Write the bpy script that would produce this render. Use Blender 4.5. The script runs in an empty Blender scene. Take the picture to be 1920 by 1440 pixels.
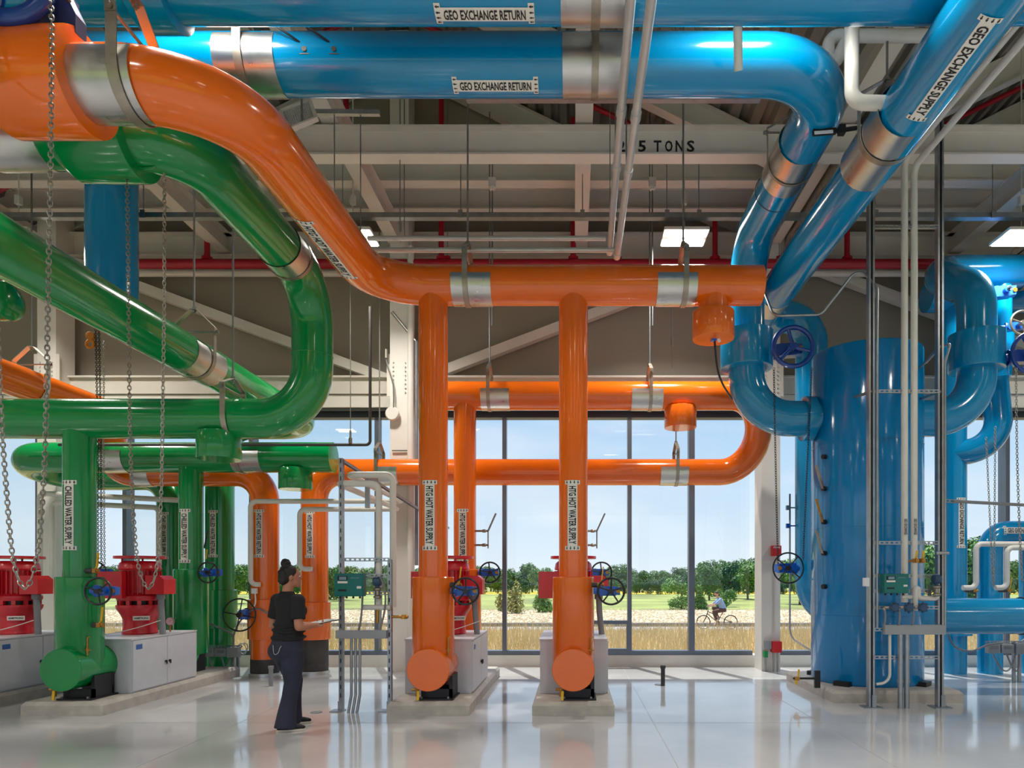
import bpy, bmesh, math, random
from mathutils import Vector, Matrix

# ------------------------------------------------------------------ camera, world, sun, exposure
scene = bpy.context.scene
col = scene.collection
FPX, VPX, VPY, EYE = 1280.0, 1075.0, 1085.0, 1.53      # focal length, vanishing point (1920x1440 frame), eye height
cam_data = bpy.data.cameras.new('camera')
cam_data.sensor_width = 36.0
cam_data.lens = 36.0 * FPX / 1920.0
cam_data.shift_x = -(VPX - 960.0) / 1920.0
cam_data.shift_y = (VPY - 720.0) / 1920.0
cam_data.clip_start = 0.05
cam_data.clip_end = 2000
cam = bpy.data.objects.new('camera', cam_data)
cam.location = (0, 0, EYE)
cam.rotation_euler = (math.pi / 2, 0, 0)
col.objects.link(cam)
scene.camera = cam

scene.view_settings.view_transform = 'Standard'
scene.view_settings.look = 'None'
scene.view_settings.gamma = 1.0
scene.view_settings.use_curve_mapping = False
scene.view_settings.exposure = 0.42

SKY_STRENGTH = 0.84
SUN_STRENGTH = 5.5
LAMP_STRENGTH = 14.0           # glow of the LED panels
LAMP_WATTS = 74.0             # beam of each high-bay lamp

def lin(c):
    c = c / 255.0
    return c / 12.92 if c <= 0.04045 else ((c + 0.055) / 1.055) ** 2.4
def rgb(r, g, b):
    return (lin(r), lin(g), lin(b), 1.0)

world = bpy.data.worlds.new('sky')
scene.world = world
world.use_nodes = True
wn, wl = world.node_tree.nodes, world.node_tree.links
wn.clear()
w_out = wn.new('ShaderNodeOutputWorld')
w_bg = wn.new('ShaderNodeBackground')
w_tc = wn.new('ShaderNodeTexCoord')
w_sep = wn.new('ShaderNodeSeparateXYZ')
w_ramp = wn.new('ShaderNodeValToRGB')
w_map = wn.new('ShaderNodeMapping')
w_noise = wn.new('ShaderNodeTexNoise')
w_cr = wn.new('ShaderNodeValToRGB')
w_mix = wn.new('ShaderNodeMixRGB')
els = w_ramp.color_ramp.elements
els[0].position = 0.0
els[0].color = rgb(232, 241, 250)
els[1].position = 1.0
els[1].color = rgb(96, 150, 222)
e = els.new(0.16); e.color = rgb(196, 223, 249)
e = els.new(0.40); e.color = rgb(150, 194, 240)
w_map.inputs['Scale'].default_value = (1.5, 1.5, 7.0)
w_noise.inputs['Scale'].default_value = 2.2
w_noise.inputs['Detail'].default_value = 6.0
w_cr.color_ramp.elements[0].position = 0.48
w_cr.color_ramp.elements[0].color = (0, 0, 0, 1)
w_cr.color_ramp.elements[1].position = 0.78
w_cr.color_ramp.elements[1].color = (0.55, 0.55, 0.55, 1)
wl.new(w_tc.outputs['Generated'], w_sep.inputs[0])
wl.new(w_sep.outputs['Z'], w_ramp.inputs[0])
wl.new(w_tc.outputs['Generated'], w_map.inputs[0])
wl.new(w_map.outputs[0], w_noise.inputs['Vector'])
wl.new(w_noise.outputs[0], w_cr.inputs[0])
wl.new(w_cr.outputs[0], w_mix.inputs[0])
wl.new(w_ramp.outputs[0], w_mix.inputs[1])
w_mix.inputs[2].default_value = rgb(246, 249, 253)
wl.new(w_mix.outputs[0], w_bg.inputs[0])
w_bg.inputs[1].default_value = SKY_STRENGTH
wl.new(w_bg.outputs[0], w_out.inputs[0])

sun_data = bpy.data.lights.new('sun', 'SUN')
sun_data.energy = SUN_STRENGTH
sun_data.angle = math.radians(0.6)
sun_data.color = (1.0, 0.95, 0.86)
sun = bpy.data.objects.new('sun', sun_data)
sun.rotation_euler = Vector((0.66, -1.72, -4.2)).to_track_quat('-Z', 'Y').to_euler()
col.objects.link(sun)

# ------------------------------------------------------------------ materials
MATS = {}
def mat(name, c, rough=0.5, metal=0.0, spec=0.5, var=0.0, vscale=3.0, bump=0.0, bscale=8.0, stretch=None, coat=0.0, rvar=0.0, detail=4.0):
    m = bpy.data.materials.new(name)
    m.use_nodes = True
    nt = m.node_tree
    b = nt.nodes['Principled BSDF']
    b.inputs['Base Color'].default_value = c
    b.inputs['Roughness'].default_value = rough
    b.inputs['Metallic'].default_value = metal
    b.inputs['Specular IOR Level'].default_value = spec
    if coat:
        b.inputs['Coat Weight'].default_value = coat
        b.inputs['Coat Roughness'].default_value = 0.06
    if var or bump or rvar:
        tc = nt.nodes.new('ShaderNodeTexCoord')
        mp = nt.nodes.new('ShaderNodeMapping')
        nt.links.new(tc.outputs['Object'], mp.inputs[0])
        if stretch:
            mp.inputs['Scale'].default_value = stretch
    if var or rvar:
        n = nt.nodes.new('ShaderNodeTexNoise')
        n.inputs['Scale'].default_value = vscale
        n.inputs['Detail'].default_value = detail
        nt.links.new(mp.outputs[0], n.inputs['Vector'])
        if var:
            r = nt.nodes.new('ShaderNodeValToRGB')
            r.color_ramp.elements[0].position = 0.3
            r.color_ramp.elements[1].position = 0.7
            r.color_ramp.elements[0].color = tuple(x * (1 - var) for x in c[:3]) + (1,)
            r.color_ramp.elements[1].color = tuple(min(1, x * (1 + var)) for x in c[:3]) + (1,)
            nt.links.new(n.outputs[0], r.inputs[0])
            nt.links.new(r.outputs[0], b.inputs['Base Color'])
        if rvar:
            mr = nt.nodes.new('ShaderNodeMapRange')
            mr.inputs[1].default_value = 0.3
            mr.inputs[2].default_value = 0.7
            mr.inputs[3].default_value = max(0.02, rough - rvar)
            mr.inputs[4].default_value = rough + rvar
            nt.links.new(n.outputs[0], mr.inputs[0])
            nt.links.new(mr.outputs[0], b.inputs['Roughness'])
    if bump:
        n2 = nt.nodes.new('ShaderNodeTexNoise')
        n2.inputs['Scale'].default_value = bscale
        n2.inputs['Detail'].default_value = 2.0
        nt.links.new(mp.outputs[0], n2.inputs['Vector'])
        bp = nt.nodes.new('ShaderNodeBump')
        bp.inputs['Strength'].default_value = bump
        bp.inputs['Distance'].default_value = 0.02
        nt.links.new(n2.outputs[0], bp.inputs['Height'])
        nt.links.new(bp.outputs[0], b.inputs['Normal'])
    MATS[name] = m
    return m

mat('orange', rgb(232, 106, 16), 0.16, spec=0.5, var=0.04, vscale=1.5, bump=0.05, bscale=2.5, coat=0.35)
mat('green', rgb(0, 136, 66), 0.16, spec=0.5, var=0.05, vscale=1.5, bump=0.05, bscale=2.5, coat=0.35)
mat('blue', rgb(0, 136, 190), 0.16, spec=0.5, var=0.05, vscale=1.5, bump=0.05, bscale=2.5, coat=0.35)
mat('tankblue', rgb(0, 126, 190), 0.13, spec=0.5, var=0.04, vscale=1.0, bump=0.16, bscale=3.0, coat=0.3)
mat('galv', rgb(196, 196, 194), 0.32, metal=1.0, var=0.06, vscale=6, bump=0.015, bscale=6, rvar=0.06)
mat('emt', rgb(196, 197, 198), 0.4, metal=0.45, var=0.06, vscale=6)
mat('strut', rgb(160, 164, 168), 0.38, metal=0.9, var=0.12, vscale=9)
mat('strap', rgb(160, 152, 140), 0.4, metal=0.85, var=0.18, vscale=8)
mat('rod', rgb(150, 150, 148), 0.4, metal=0.9, var=0.1, vscale=9)
mat('chainsteel', rgb(150, 146, 138), 0.42, metal=0.85, var=0.2, vscale=20)
mat('chainblack', rgb(38, 36, 34), 0.45, metal=0.6, var=0.2, vscale=20)
mat('red', rgb(196, 22, 38), 0.3, var=0.1, vscale=4, coat=0.2)
mat('pumpred', rgb(204, 28, 44), 0.32, var=0.1, vscale=5, coat=0.2)
mat('sprinkler', rgb(168, 16, 40), 0.35, var=0.08, vscale=4)
mat('black', rgb(20, 20, 24), 0.45, var=0.2, vscale=9)
mat('wheelblack', rgb(24, 24, 27), 0.35, var=0.2, vscale=9)
mat('insulblack', rgb(62, 60, 60), 0.6, var=0.35, vscale=7)
mat('navy', rgb(6, 58, 140), 0.28, var=0.1, vscale=6, coat=0.2)
mat('gearblue', rgb(28, 92, 190), 0.3, var=0.12, vscale=6, coat=0.2)
mat('purpleblue', rgb(52, 54, 92), 0.4, var=0.12, vscale=6)
mat('slate', rgb(40, 70, 102), 0.4, var=0.1, vscale=9)
mat('yellow', rgb(226, 178, 20), 0.45, var=0.06, vscale=9)
mat('hook', rgb(200, 118, 24), 0.45, var=0.12, vscale=9)
mat('brass', rgb(176, 128, 60), 0.35, metal=0.8, var=0.1, vscale=9)
mat('teal', rgb(10, 110, 104), 0.4, var=0.05, vscale=6)
mat('boxgrey', rgb(150, 154, 158), 0.45, var=0.06, vscale=6)
mat('conduitgrey', rgb(128, 130, 134), 0.45, var=0.08, vscale=6)
mat('pvc', rgb(212, 210, 203), 0.45, var=0.04, vscale=5)
mat('lcd', rgb(126, 152, 172), 0.2, var=0.05, vscale=5)
mat('cabinet', rgb(196, 198, 204), 0.42, var=0.03, vscale=7)
mat('cabinetedge', rgb(120, 124, 132), 0.4, var=0.05, vscale=7)
mat('sticker', rgb(232, 230, 222), 0.45, var=0.02, vscale=6)
mat('ink', rgb(22, 24, 30), 0.5, var=0.05, vscale=6)
mat('bluetag', rgb(52, 96, 160), 0.5, var=0.05, vscale=9)
mat('whitesteel', rgb(214, 208, 198), 0.5, var=0.05, vscale=2.0)
mat('column', rgb(222, 218, 210), 0.5, var=0.04, vscale=2.0)
mat('deck', rgb(140, 136, 128), 0.5, metal=0.2, var=0.08, vscale=2)
mat('foil', rgb(160, 155, 145), 0.3, metal=0.8, var=0.3, vscale=7, bump=0.9, bscale=9)
mat('wallpaint', rgb(152, 142, 128), 0.6, var=0.03, vscale=1.0)
mat('sidewall', rgb(200, 197, 190), 0.6, var=0.03, vscale=1.0)
mat('curb', rgb(205, 203, 196), 0.6, var=0.05, vscale=3)
mat('frame', rgb(104, 112, 124), 0.38, metal=0.5, var=0.05, vscale=3)
mat('framedark', rgb(62, 70, 82), 0.4, metal=0.4, var=0.05, vscale=3)
mat('shadebox', rgb(222, 218, 210), 0.5, var=0.02, vscale=3)
mat('pad', rgb(178, 172, 163), 0.6, var=0.12, vscale=8, bump=0.1, bscale=40)
mat('floor', rgb(186, 187, 188), 0.085, spec=0.85, var=0.07, vscale=1.3, rvar=0.04, bump=0.02, bscale=0.8, detail=8)
mat('joint', rgb(168, 166, 162), 0.5, var=0.05)
mat('grille', rgb(70, 68, 64), 0.5, metal=0.3, var=0.1)
mat('asphalt', rgb(176, 174, 176), 0.8, var=0.08, vscale=3)
mat('kerbstone', rgb(128, 118, 110), 0.8, var=0.2, vscale=6)
mat('straw', rgb(220, 196, 160), 0.9, var=0.12, vscale=2.5, detail=8)
mat('earth', rgb(176, 150, 104), 0.9, var=0.2, vscale=3, detail=8)
mat('drygrass', rgb(220, 200, 150), 0.8, var=0.15, vscale=0.5)
mat('greengrass', rgb(138, 146, 72), 0.8, var=0.45, vscale=0.16)
mat('yellowflower', rgb(236, 204, 60), 0.8, var=0.2, vscale=1)
mat('leafa', rgb(74, 122, 42), 0.6, var=0.4, vscale=0.8)
mat('leafb', rgb(98, 142, 56), 0.6, var=0.4, vscale=0.8)
mat('leafc', rgb(52, 98, 52), 0.6, var=0.4, vscale=0.8)
mat('leafd', rgb(150, 150, 84), 0.6, var=0.35, vscale=1.2)
mat('bark', rgb(88, 70, 54), 0.85, var=0.3, vscale=6)
mat('skin', rgb(176, 118, 92), 0.5, var=0.05, vscale=6)
mat('skin2', rgb(206, 146, 124), 0.5, var=0.05, vscale=6)
mat('hair', rgb(20, 16, 15), 0.55, var=0.4, vscale=30, bump=0.5, bscale=60)
mat('hair2', rgb(74, 52, 44), 0.6, var=0.3, vscale=30)
mat('shirtblack', rgb(16, 16, 22), 0.8, var=0.2, vscale=6, bump=0.3, bscale=9)
mat('denim', rgb(34, 38, 58), 0.8, var=0.25, vscale=5, bump=0.25, bscale=12)
mat('stitch', rgb(168, 170, 178), 0.7, var=0.05)
mat('sole', rgb(214, 204, 188), 0.6, var=0.05)
mat('shirtblue', rgb(150, 176, 222), 0.75, var=0.08, vscale=6)
mat('trousers', rgb(92, 62, 58), 0.8, var=0.15, vscale=6)
mat('bikeblack', rgb(48, 42, 42), 0.4, var=0.1)
mat('tabletback', rgb(70, 74, 78), 0.4, var=0.05)
mat('paper', rgb(226, 228, 230), 0.6, var=0.02)
mat('alarmred', rgb(200, 38, 40), 0.4, var=0.05)
mat('boxgreen', rgb(20, 140, 70), 0.4, var=0.05)

m = bpy.data.materials.new('lampglow'); m.use_nodes = True
nt = m.node_tree; nt.nodes.clear()
o_ = nt.nodes.new('ShaderNodeOutputMaterial'); e_ = nt.nodes.new('ShaderNodeEmission')
e_.inputs[0].default_value = (1.0, 0.93, 0.82, 1); e_.inputs[1].default_value = LAMP_STRENGTH
nt.links.new(e_.outputs[0], o_.inputs[0]); MATS['lampglow'] = m

m = bpy.data.materials.new('glass'); m.use_nodes = True
nt = m.node_tree; nt.nodes.clear()
o_ = nt.nodes.new('ShaderNodeOutputMaterial'); t_ = nt.nodes.new('ShaderNodeBsdfTransparent'); g_ = nt.nodes.new('ShaderNodeBsdfGlossy')
f_ = nt.nodes.new('ShaderNodeLayerWeight'); pw_ = nt.nodes.new('ShaderNodeMath'); ad_ = nt.nodes.new('ShaderNodeMath'); x_ = nt.nodes.new('ShaderNodeMixShader'); mu_ = nt.nodes.new('ShaderNodeMath')
t_.inputs[0].default_value = (0.95, 0.97, 0.97, 1); g_.inputs[1].default_value = 0.01
pw_.operation = 'POWER'; pw_.inputs[1].default_value = 4.0; mu_.operation = 'MULTIPLY'; mu_.inputs[1].default_value = 0.6; ad_.operation = 'ADD'; ad_.inputs[1].default_value = 0.025
nt.links.new(f_.outputs['Facing'], pw_.inputs[0]); nt.links.new(pw_.outputs[0], mu_.inputs[0]); nt.links.new(mu_.outputs[0], ad_.inputs[0]); nt.links.new(ad_.outputs[0], x_.inputs[0])
nt.links.new(t_.outputs[0], x_.inputs[1]); nt.links.new(g_.outputs[0], x_.inputs[2]); nt.links.new(x_.outputs[0], o_.inputs[0])
MATS['glass'] = m

# ------------------------------------------------------------------ geometry helpers
def P(px, py, y):
    """the point at depth y (metres from the eye) seen at photograph pixel (px, py)"""
    return Vector(((px - VPX) * y / FPX, y, EYE - (py - VPY) * y / FPX))
def V(*a):
    return Vector(a)
def frame_of(d):
    d = Vector(d).normalized()
    up = Vector((0, 0, 1)) if abs(d.z) < 0.95 else Vector((0, 1, 0))
    u = d.cross(up).normalized()
    v = u.cross(d).normalized()
    return d, u, v
def fillet(pts, R, n=9):
    pts = [Vector(p) for p in pts]
    if not isinstance(R, (list, tuple)):
        R = [R] * len(pts)
    out = [pts[0]]
    for i in range(1, len(pts) - 1):
        a, b, c = pts[i - 1], pts[i], pts[i + 1]
        d1, d2 = (b - a).normalized(), (c - b).normalized()
        ang = d1.angle(d2)
        if ang < 0.02:
            out.append(b); continue
        t = R[i] * math.tan(ang / 2)
        t = min(t, 0.499 * (b - a).length if 1 < i else 0.98 * (b - a).length, 0.499 * (c - b).length if i < len(pts) - 2 else 0.98 * (c - b).length)
        r = t / math.tan(ang / 2)
        p0 = b - d1 * t
        nrm = (d2 - d1 * d1.dot(d2)).normalized()
        ctr = p0 + nrm * r
        k = max(3, int(n * ang / (math.pi / 2) + 0.5))
        for j in range(k + 1):
            th = ang * j / k
            out.append(ctr - nrm * r * math.cos(th) + d1 * r * math.sin(th))
    out.append(pts[-1])
    return out

ROOTLOC = {}
class MB:
    def __init__(s):
        s.v, s.f = [], []
    def add(s, v, f):
        b = len(s.v)
        s.v += [Vector(p) for p in v]
        s.f += [tuple(b + i for i in q) for q in f]
        return s
    def hexa(s, c):
        return s.add(c, [(0, 3, 2, 1), (4, 5, 6, 7), (0, 1, 5, 4), (1, 2, 6, 5), (2, 3, 7, 6), (3, 0, 4, 7)])
    def box(s, x0, x1, y0, y1, z0, z1):
        return s.hexa([(x0, y0, z0), (x1, y0, z0), (x1, y1, z0), (x0, y1, z0), (x0, y0, z1), (x1, y0, z1), (x1, y1, z1), (x0, y1, z1)])
    def obox(s, c, u, v, w, a, b, d):
        c, u, v, w = Vector(c), Vector(u).normalized() * a / 2, Vector(v).normalized() * b / 2, Vector(w).normalized() * d / 2
        return s.hexa([c - u - v - w, c + u - v - w, c + u + v - w, c - u + v - w, c - u - v + w, c + u - v + w, c + u + v + w, c - u + v + w])
    def bar(s, p0, p1, w, h, up=None):
        p0, p1 = Vector(p0), Vector(p1)
        d = (p1 - p0).normalized()
        upv = Vector(up) if up else (Vector((0, 0, 1)) if abs(d.z) < 0.95 else Vector((0, 1, 0)))
        u = d.cross(upv).normalized(); v = u.cross(d).normalized()
        return s.obox((p0 + p1) / 2, d, u, v, (p1 - p0).length, w, h)
    def cyl(s, p0, p1, r0, r1=None, seg=16, caps=True):
        r1 = r0 if r1 is None else r1
        p0, p1 = Vector(p0), Vector(p1)
        d, u, v = frame_of(p1 - p0)
        vs = []
        for p, r in ((p0, r0), (p1, r1)):
            for i in range(seg):
                a = 2 * math.pi * i / seg
                vs.append(p + u * r * math.cos(a) + v * r * math.sin(a))
        fs = [(i, (i + 1) % seg, seg + (i + 1) % seg, seg + i) for i in range(seg)]
        if caps:
            fs += [tuple(range(seg))[::-1], tuple(range(seg, 2 * seg))]
        return s.add(vs, fs)
    def sweep(s, path, r, seg=20, caps=True, closed=False, sx=1.0, sy=1.0, up=None):
        path = [Vector(p) for p in path]
        n = len(path)
        rr = r if isinstance(r, (list, tuple)) else [r] * n
        tang = []
        for i in range(n):
            if closed:
                t = path[(i + 1) % n] - path[i - 1]
            else:
                t = path[min(i + 1, n - 1)] - path[max(i - 1, 0)]
            tang.append(t.normalized())
        d, u, v = frame_of(tang[0])
        if up:
            u = d.cross(Vector(up)).normalized()
        vs = []
        for i in range(n):
            if i:
                q = tang[i - 1].rotation_difference(tang[i])
                u = (q @ u)
            u = (u - tang[i] * u.dot(tang[i])).normalized()
            v = u.cross(tang[i]).normalized()
            for k in range(seg):
                a = 2 * math.pi * k / seg
                vs.append(path[i] + u * rr[i] * sx * math.cos(a) + v * rr[i] * sy * math.sin(a))
        fs = []
        m_ = n if closed else n - 1
        for i in range(m_):
            j = (i + 1) % n
            for k in range(seg):
                k2 = (k + 1) % seg
                fs.append((i * seg + k, i * seg + k2, j * seg + k2, j * seg + k))
        if caps and not closed:
            fs += [tuple(range(seg))[::-1], tuple((n - 1) * seg + k for k in range(seg))]
        return s.add(vs, fs)
    def lathe(s, prof, origin, axis, seg=24):
        """prof: (radius, height) pairs along axis"""
        o = Vector(origin)
        d, u, v = frame_of(axis)
        vs, fs = [], []
        for r, h in prof:
            for k in range(seg):
                a = 2 * math.pi * k / seg
                vs.append(o + d * h + u * r * math.cos(a) + v * r * math.sin(a))
        for i in range(len(prof) - 1):
            for k in range(seg):
                k2 = (k + 1) % seg
                fs.append((i * seg + k, i * seg + k2, (i + 1) * seg + k2, (i + 1) * seg + k))
        n = len(prof)
        fs += [tuple(range(seg))[::-1], tuple((n - 1) * seg + k for k in range(seg))]
        return s.add(vs, fs)
    def torus(s, c, axis, R, r, n=28, m=8):
        c = Vector(c)
        d, u, v = frame_of(axis)
        return s.sweep([c + u * R * math.cos(2 * math.pi * i / n) + v * R * math.sin(2 * math.pi * i / n) for i in range(n)], r, m, closed=True)
    def prism(s, poly, o, u, v, w, t):
        """2-D polygon in the (u, v) plane at o, thickened by t along w"""
        o, u, v, w = Vector(o), Vector(u), Vector(v), Vector(w)
        n = len(poly)
        a = [o + u * x + v * y - w * t / 2 for x, y in poly]
        b = [o + u * x + v * y + w * t / 2 for x, y in poly]
        fs = [tuple(range(n))[::-1], tuple(range(n, 2 * n))] + [(i, (i + 1) % n, n + (i + 1) % n, n + i) for i in range(n)]
        return s.add(a + b, fs)
    def loft(s, rings, seg=20, caps=True):
        """rings: (centre, a-vector, b-vector)"""
        vs, fs = [], []
        for c, a, b in rings:
            c, a, b = Vector(c), Vector(a), Vector(b)
            for k in range(seg):
                t = 2 * math.pi * k / seg
                vs.append(c + a * math.cos(t) + b * math.sin(t))
        for i in range(len(rings) - 1):
            for k in range(seg):
                k2 = (k + 1) % seg
                fs.append((i * seg + k, i * seg + k2, (i + 1) * seg + k2, (i + 1) * seg + k))
        if caps:
            n = len(rings)
            fs += [tuple(range(seg))[::-1], tuple((n - 1) * seg + k for k in range(seg))]
        return s.add(vs, fs)
    def ball(s, c, a, b, d, seg=16, rings=10):
        c = Vector(c); a, b, d = Vector(a), Vector(b), Vector(d)
        return s.loft([(c + d * math.cos(t), a * math.sin(t), b * math.sin(t)) for t in [math.pi * (i + 0.02) / (rings + 0.04) for i in range(rings + 1)]], seg)
    def ibeam(s, p0, p1, h, w, tf=0.02, tw=0.014, up=(0, 0, 1)):
        """p0, p1: centre of the bottom face"""
        p0, p1 = Vector(p0), Vector(p1)
        d = (p1 - p0).normalized()
        u = d.cross(Vector(up)).normalized(); v = u.cross(d).normalized()
        c = (p0 + p1) / 2; L = (p1 - p0).length
        s.obox(c + v * tf / 2, d, u, v, L, w, tf)
        s.obox(c + v * h / 2, d, u, v, L, tw, h - 2 * tf)
        s.obox(c + v * (h - tf / 2), d, u, v, L, w, tf)
        return s
    def slotted(s, p0, p1, w, up, pitch=0.05, t=0.004, side=0.03):
        """slotted strut channel: a face with real slots and two side flanges; up = the direction the slotted face looks"""
        p0, p1 = Vector(p0), Vector(p1)
        d = (p1 - p0).normalized(); f = Vector(up).normalized(); u = d.cross(f).normalized()
        L = (p1 - p0).length; c = (p0 + p1) / 2
        for sg in (-1, 1):
            s.obox(c + u * sg * w * 0.36, d, u, f, L, w * 0.28, t)
            s.obox(c + u * sg * (w / 2 - t / 2) - f * side / 2, d, u, f, L, t, side)
        n = max(1, int(L / pitch))
        for i in range(n + 1):
            s.obox(p0 + d * L * i / n, d, u, f, pitch * 0.42, w * 0.46, t)
        return s
    def build(s, name, material, parent=None, angle=38, kind=None):
        me = bpy.data.meshes.new(name)
        o0 = ROOTLOC.get(parent.name, Vector((0, 0, 0))) if parent else Vector((0, 0, 0))
        me.from_pydata([tuple(p - o0) for p in s.v], [], s.f)
        me.update()
        ob = bpy.data.objects.new(name, me)
        col.objects.link(ob)
        ROOTLOC[ob.name] = o0
        if parent:
            ob.parent = parent
        me.materials.append(MATS[material])
        if angle:
            me.polygons.foreach_set('use_smooth', [True] * len(me.polygons))
            me.set_sharp_from_angle(angle=math.radians(angle))
        if kind:
            ob['kind'] = kind
        return ob

def tag(o, label, cat, group=None):
    o['label'] = label
    o['category'] = cat
    if group:
        o['group'] = group
    return o
def thing(name, label, cat, loc=(0, 0, 0), group=None):
    o = bpy.data.objects.new(name, None)
    o.empty_display_size = 0.1
    col.objects.link(o)
    o.location = loc
    ROOTLOC[o.name] = Vector(loc)
    return tag(o, label, cat, group)
def struct(o, label=None, cat=None):
    o['kind'] = 'structure'
    if label:
        o['label'] = label
    if cat:
        o['category'] = cat
    return o
def kids(o):
    return [c for c in bpy.data.objects if c.parent == o]
def copy_tree(o, parent=None, cache=None):
    c = o.copy()
    col.objects.link(c)
    c.parent = parent
    for ch in o_children[o.name] if o.name in o_children else list(o.children):
        copy_tree(ch, c)
    return c
o_children = {}
def dup(root, loc, label, rotz=None, group=None):
    c = copy_tree(root)
    c.location = loc
    if rotz is not None:
        c.rotation_euler = (0, 0, rotz)
    c['label'] = label
    if group:
        c['group'] = group
    return c

# ---- lettering on pipes
TEXTS = {}
def text2d(body):
    if body in TEXTS:
        return TEXTS[body]
    cu = bpy.data.curves.new('lettering', 'FONT')
    cu.body = body
    cu.size = 1.0
    cu.resolution_u = 2
    cu.offset = 0.026
    ob = bpy.data.objects.new('lettering', cu)
    col.objects.link(ob)
    dg = bpy.context.evaluated_depsgraph_get()
    dg.update()
    me = bpy.data.meshes.new_from_object(ob.evaluated_get(dg))
    vs = [(v.co.x, v.co.y) for v in me.vertices]
    fs = [tuple(p.vertices) for p in me.polygons]
    bpy.data.objects.remove(ob); bpy.data.curves.remove(cu); bpy.data.meshes.remove(me)
    x0, x1 = min(v[0] for v in vs), max(v[0] for v in vs)
    y0, y1 = min(v[1] for v in vs), max(v[1] for v in vs)
    TEXTS[body] = ([((x - x0) / (x1 - x0) - 0.5, (y - y0) / (y1 - y0) - 0.5) for x, y in vs], fs)
    return TEXTS[body]
def text_flat(body, o, u, v, w, h, parent, material='ink', name='lettering', fatten=0.0):
    vs, fs = text2d(body)
    o, u, v = Vector(o), Vector(u), Vector(v)
    b = MB().add([o + u * x * w + v * y * h for x, y in vs], fs)
    return b.build(name, material, parent, angle=None)
def pipe_label(root, body, c, axis, n, r, L, h, arrow=1, plate='sticker', ends=True):
    """a wrapped pipe marker: c = a point on the pipe's axis under the label's middle, axis = reading direction, n = outward direction"""
    c, a, n = Vector(c), Vector(axis).normalized(), Vector(n)
    n = (n - a * n.dot(a)).normalized()
    up = n.cross(a).normalized()
    def wrap(u, v, off):
        t = v / r
        return c + a * u + (n * math.cos(t) + up * math.sin(t)) * (r + off)
    eb = h * 0.42
    def patch(mb, u0, u1, v0, v1, off, nu=1, nv=8):
        vs = [wrap(u0 + (u1 - u0) * i / nu, v0 + (v1 - v0) * j / nv, off) for i in range(nu + 1) for j in range(nv + 1)]
        fs = [(i * (nv + 1) + j, (i + 1) * (nv + 1) + j, (i + 1) * (nv + 1) + j + 1, i * (nv + 1) + j + 1) for i in range(nu) for j in range(nv)]
        mb.add(vs, fs)
    mb = MB()
    patch(mb, -L / 2, L / 2, -h / 2, h / 2, 0.004)
    if ends:
        for sg in (-1, 1):
            patch(mb, sg * L / 2, sg * (L / 2 + eb), -h * 0.76, h * 0.76, 0.004, nv=10)
    pl = mb.build('label_plate', plate, root, angle=60)
    vs, fs = text2d(body)
    bm = bmesh.new()
    lv = [bm.verts.new((x * L * 0.94, y * h * 0.72, 0)) for x, y in vs]
    for f in fs:
        try:
            bm.faces.new([lv[i] for i in f])
        except ValueError:
            pass
    for k in range(-3, 4):
        bmesh.ops.bisect_plane(bm, geom=bm.verts[:] + bm.edges[:] + bm.faces[:], plane_co=(0, k * h * 0.09, 0), plane_no=(0, 1, 0))
    bm.verts.index_update()
    MB().add([wrap(v.co.x, v.co.y, 0.007) for v in bm.verts], [tuple(v.index for v in f.verts) for f in bm.faces]).build('lettering', 'ink', pl, angle=None)
    bm.free()
    if ends:
        for sg in (-1, 1):
            u0 = sg * (L / 2 + eb / 2)
            am = MB()
            for k in range(4):
                v0 = (k - 1.5) * h * 0.37
                w_ = h * 0.1
                poly = [(-0.38 * eb, -w_ * .4), (0, -w_ * .4), (0, -w_), (0.38 * eb, 0), (0, w_), (0, w_ * .4), (-0.38 * eb, w_ * .4)]
                pts = [wrap(u0 + arrow * x, v0 + y, 0.007) for x, y in poly]
                am.add(pts, [(0, 1, 5, 6), (2, 3, 4)])
            am.build('flow_arrows', 'ink', pl, angle=None)
    return pl

# ---- pipe pieces
def saddle(root, c, axis, r, L, half=112, down=(0, 0, -1), name='insulation_shield', material='galv'):
    c, a = Vector(c), Vector(axis).normalized()
    d = Vector(down); d = (d - a * d.dot(a)).normalized(); s_ = a.cross(d).normalized()
    vs, fs = [], []
    n = 24
    for off, flip in ((0.007, 0), (0.001, 1)):
        b = len(vs)
        for i in range(2):
            for k in range(n + 1):
                t = math.radians(half) * (2 * k / n - 1)
                vs.append(c + a * L * (i - 0.5) + (d * math.cos(t) + s_ * math.sin(t)) * (r + off))
        for k in range(n):
            q = (b + k, b + k + 1, b + n + 2 + k, b + n + 1 + k)
            fs.append(q[::-1] if flip else q)
    m_ = 2 * (n + 1)
    for k in range(n):
        fs.append((k, k + 1, m_ + k + 1, m_ + k)); fs.append((n + 1 + k, n + 2 + k, m_ + n + 2 + k, m_ + n + 1 + k))
    return MB().add(vs, fs).build(name, material, root, angle=50)
def ring_line(root, c, axis, r, name='jacket_seam', material='black', t=0.004):
    d, u, v = frame_of(axis)
    MB().torus(c, axis, r + 0.001, t, 40, 6).build(name, material, root)

def roof_z(x):
    d = abs(((x - (-2.96) + 6.29) % 12.58) - 6.29)
    return 10.7 - 0.49 * d

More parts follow.
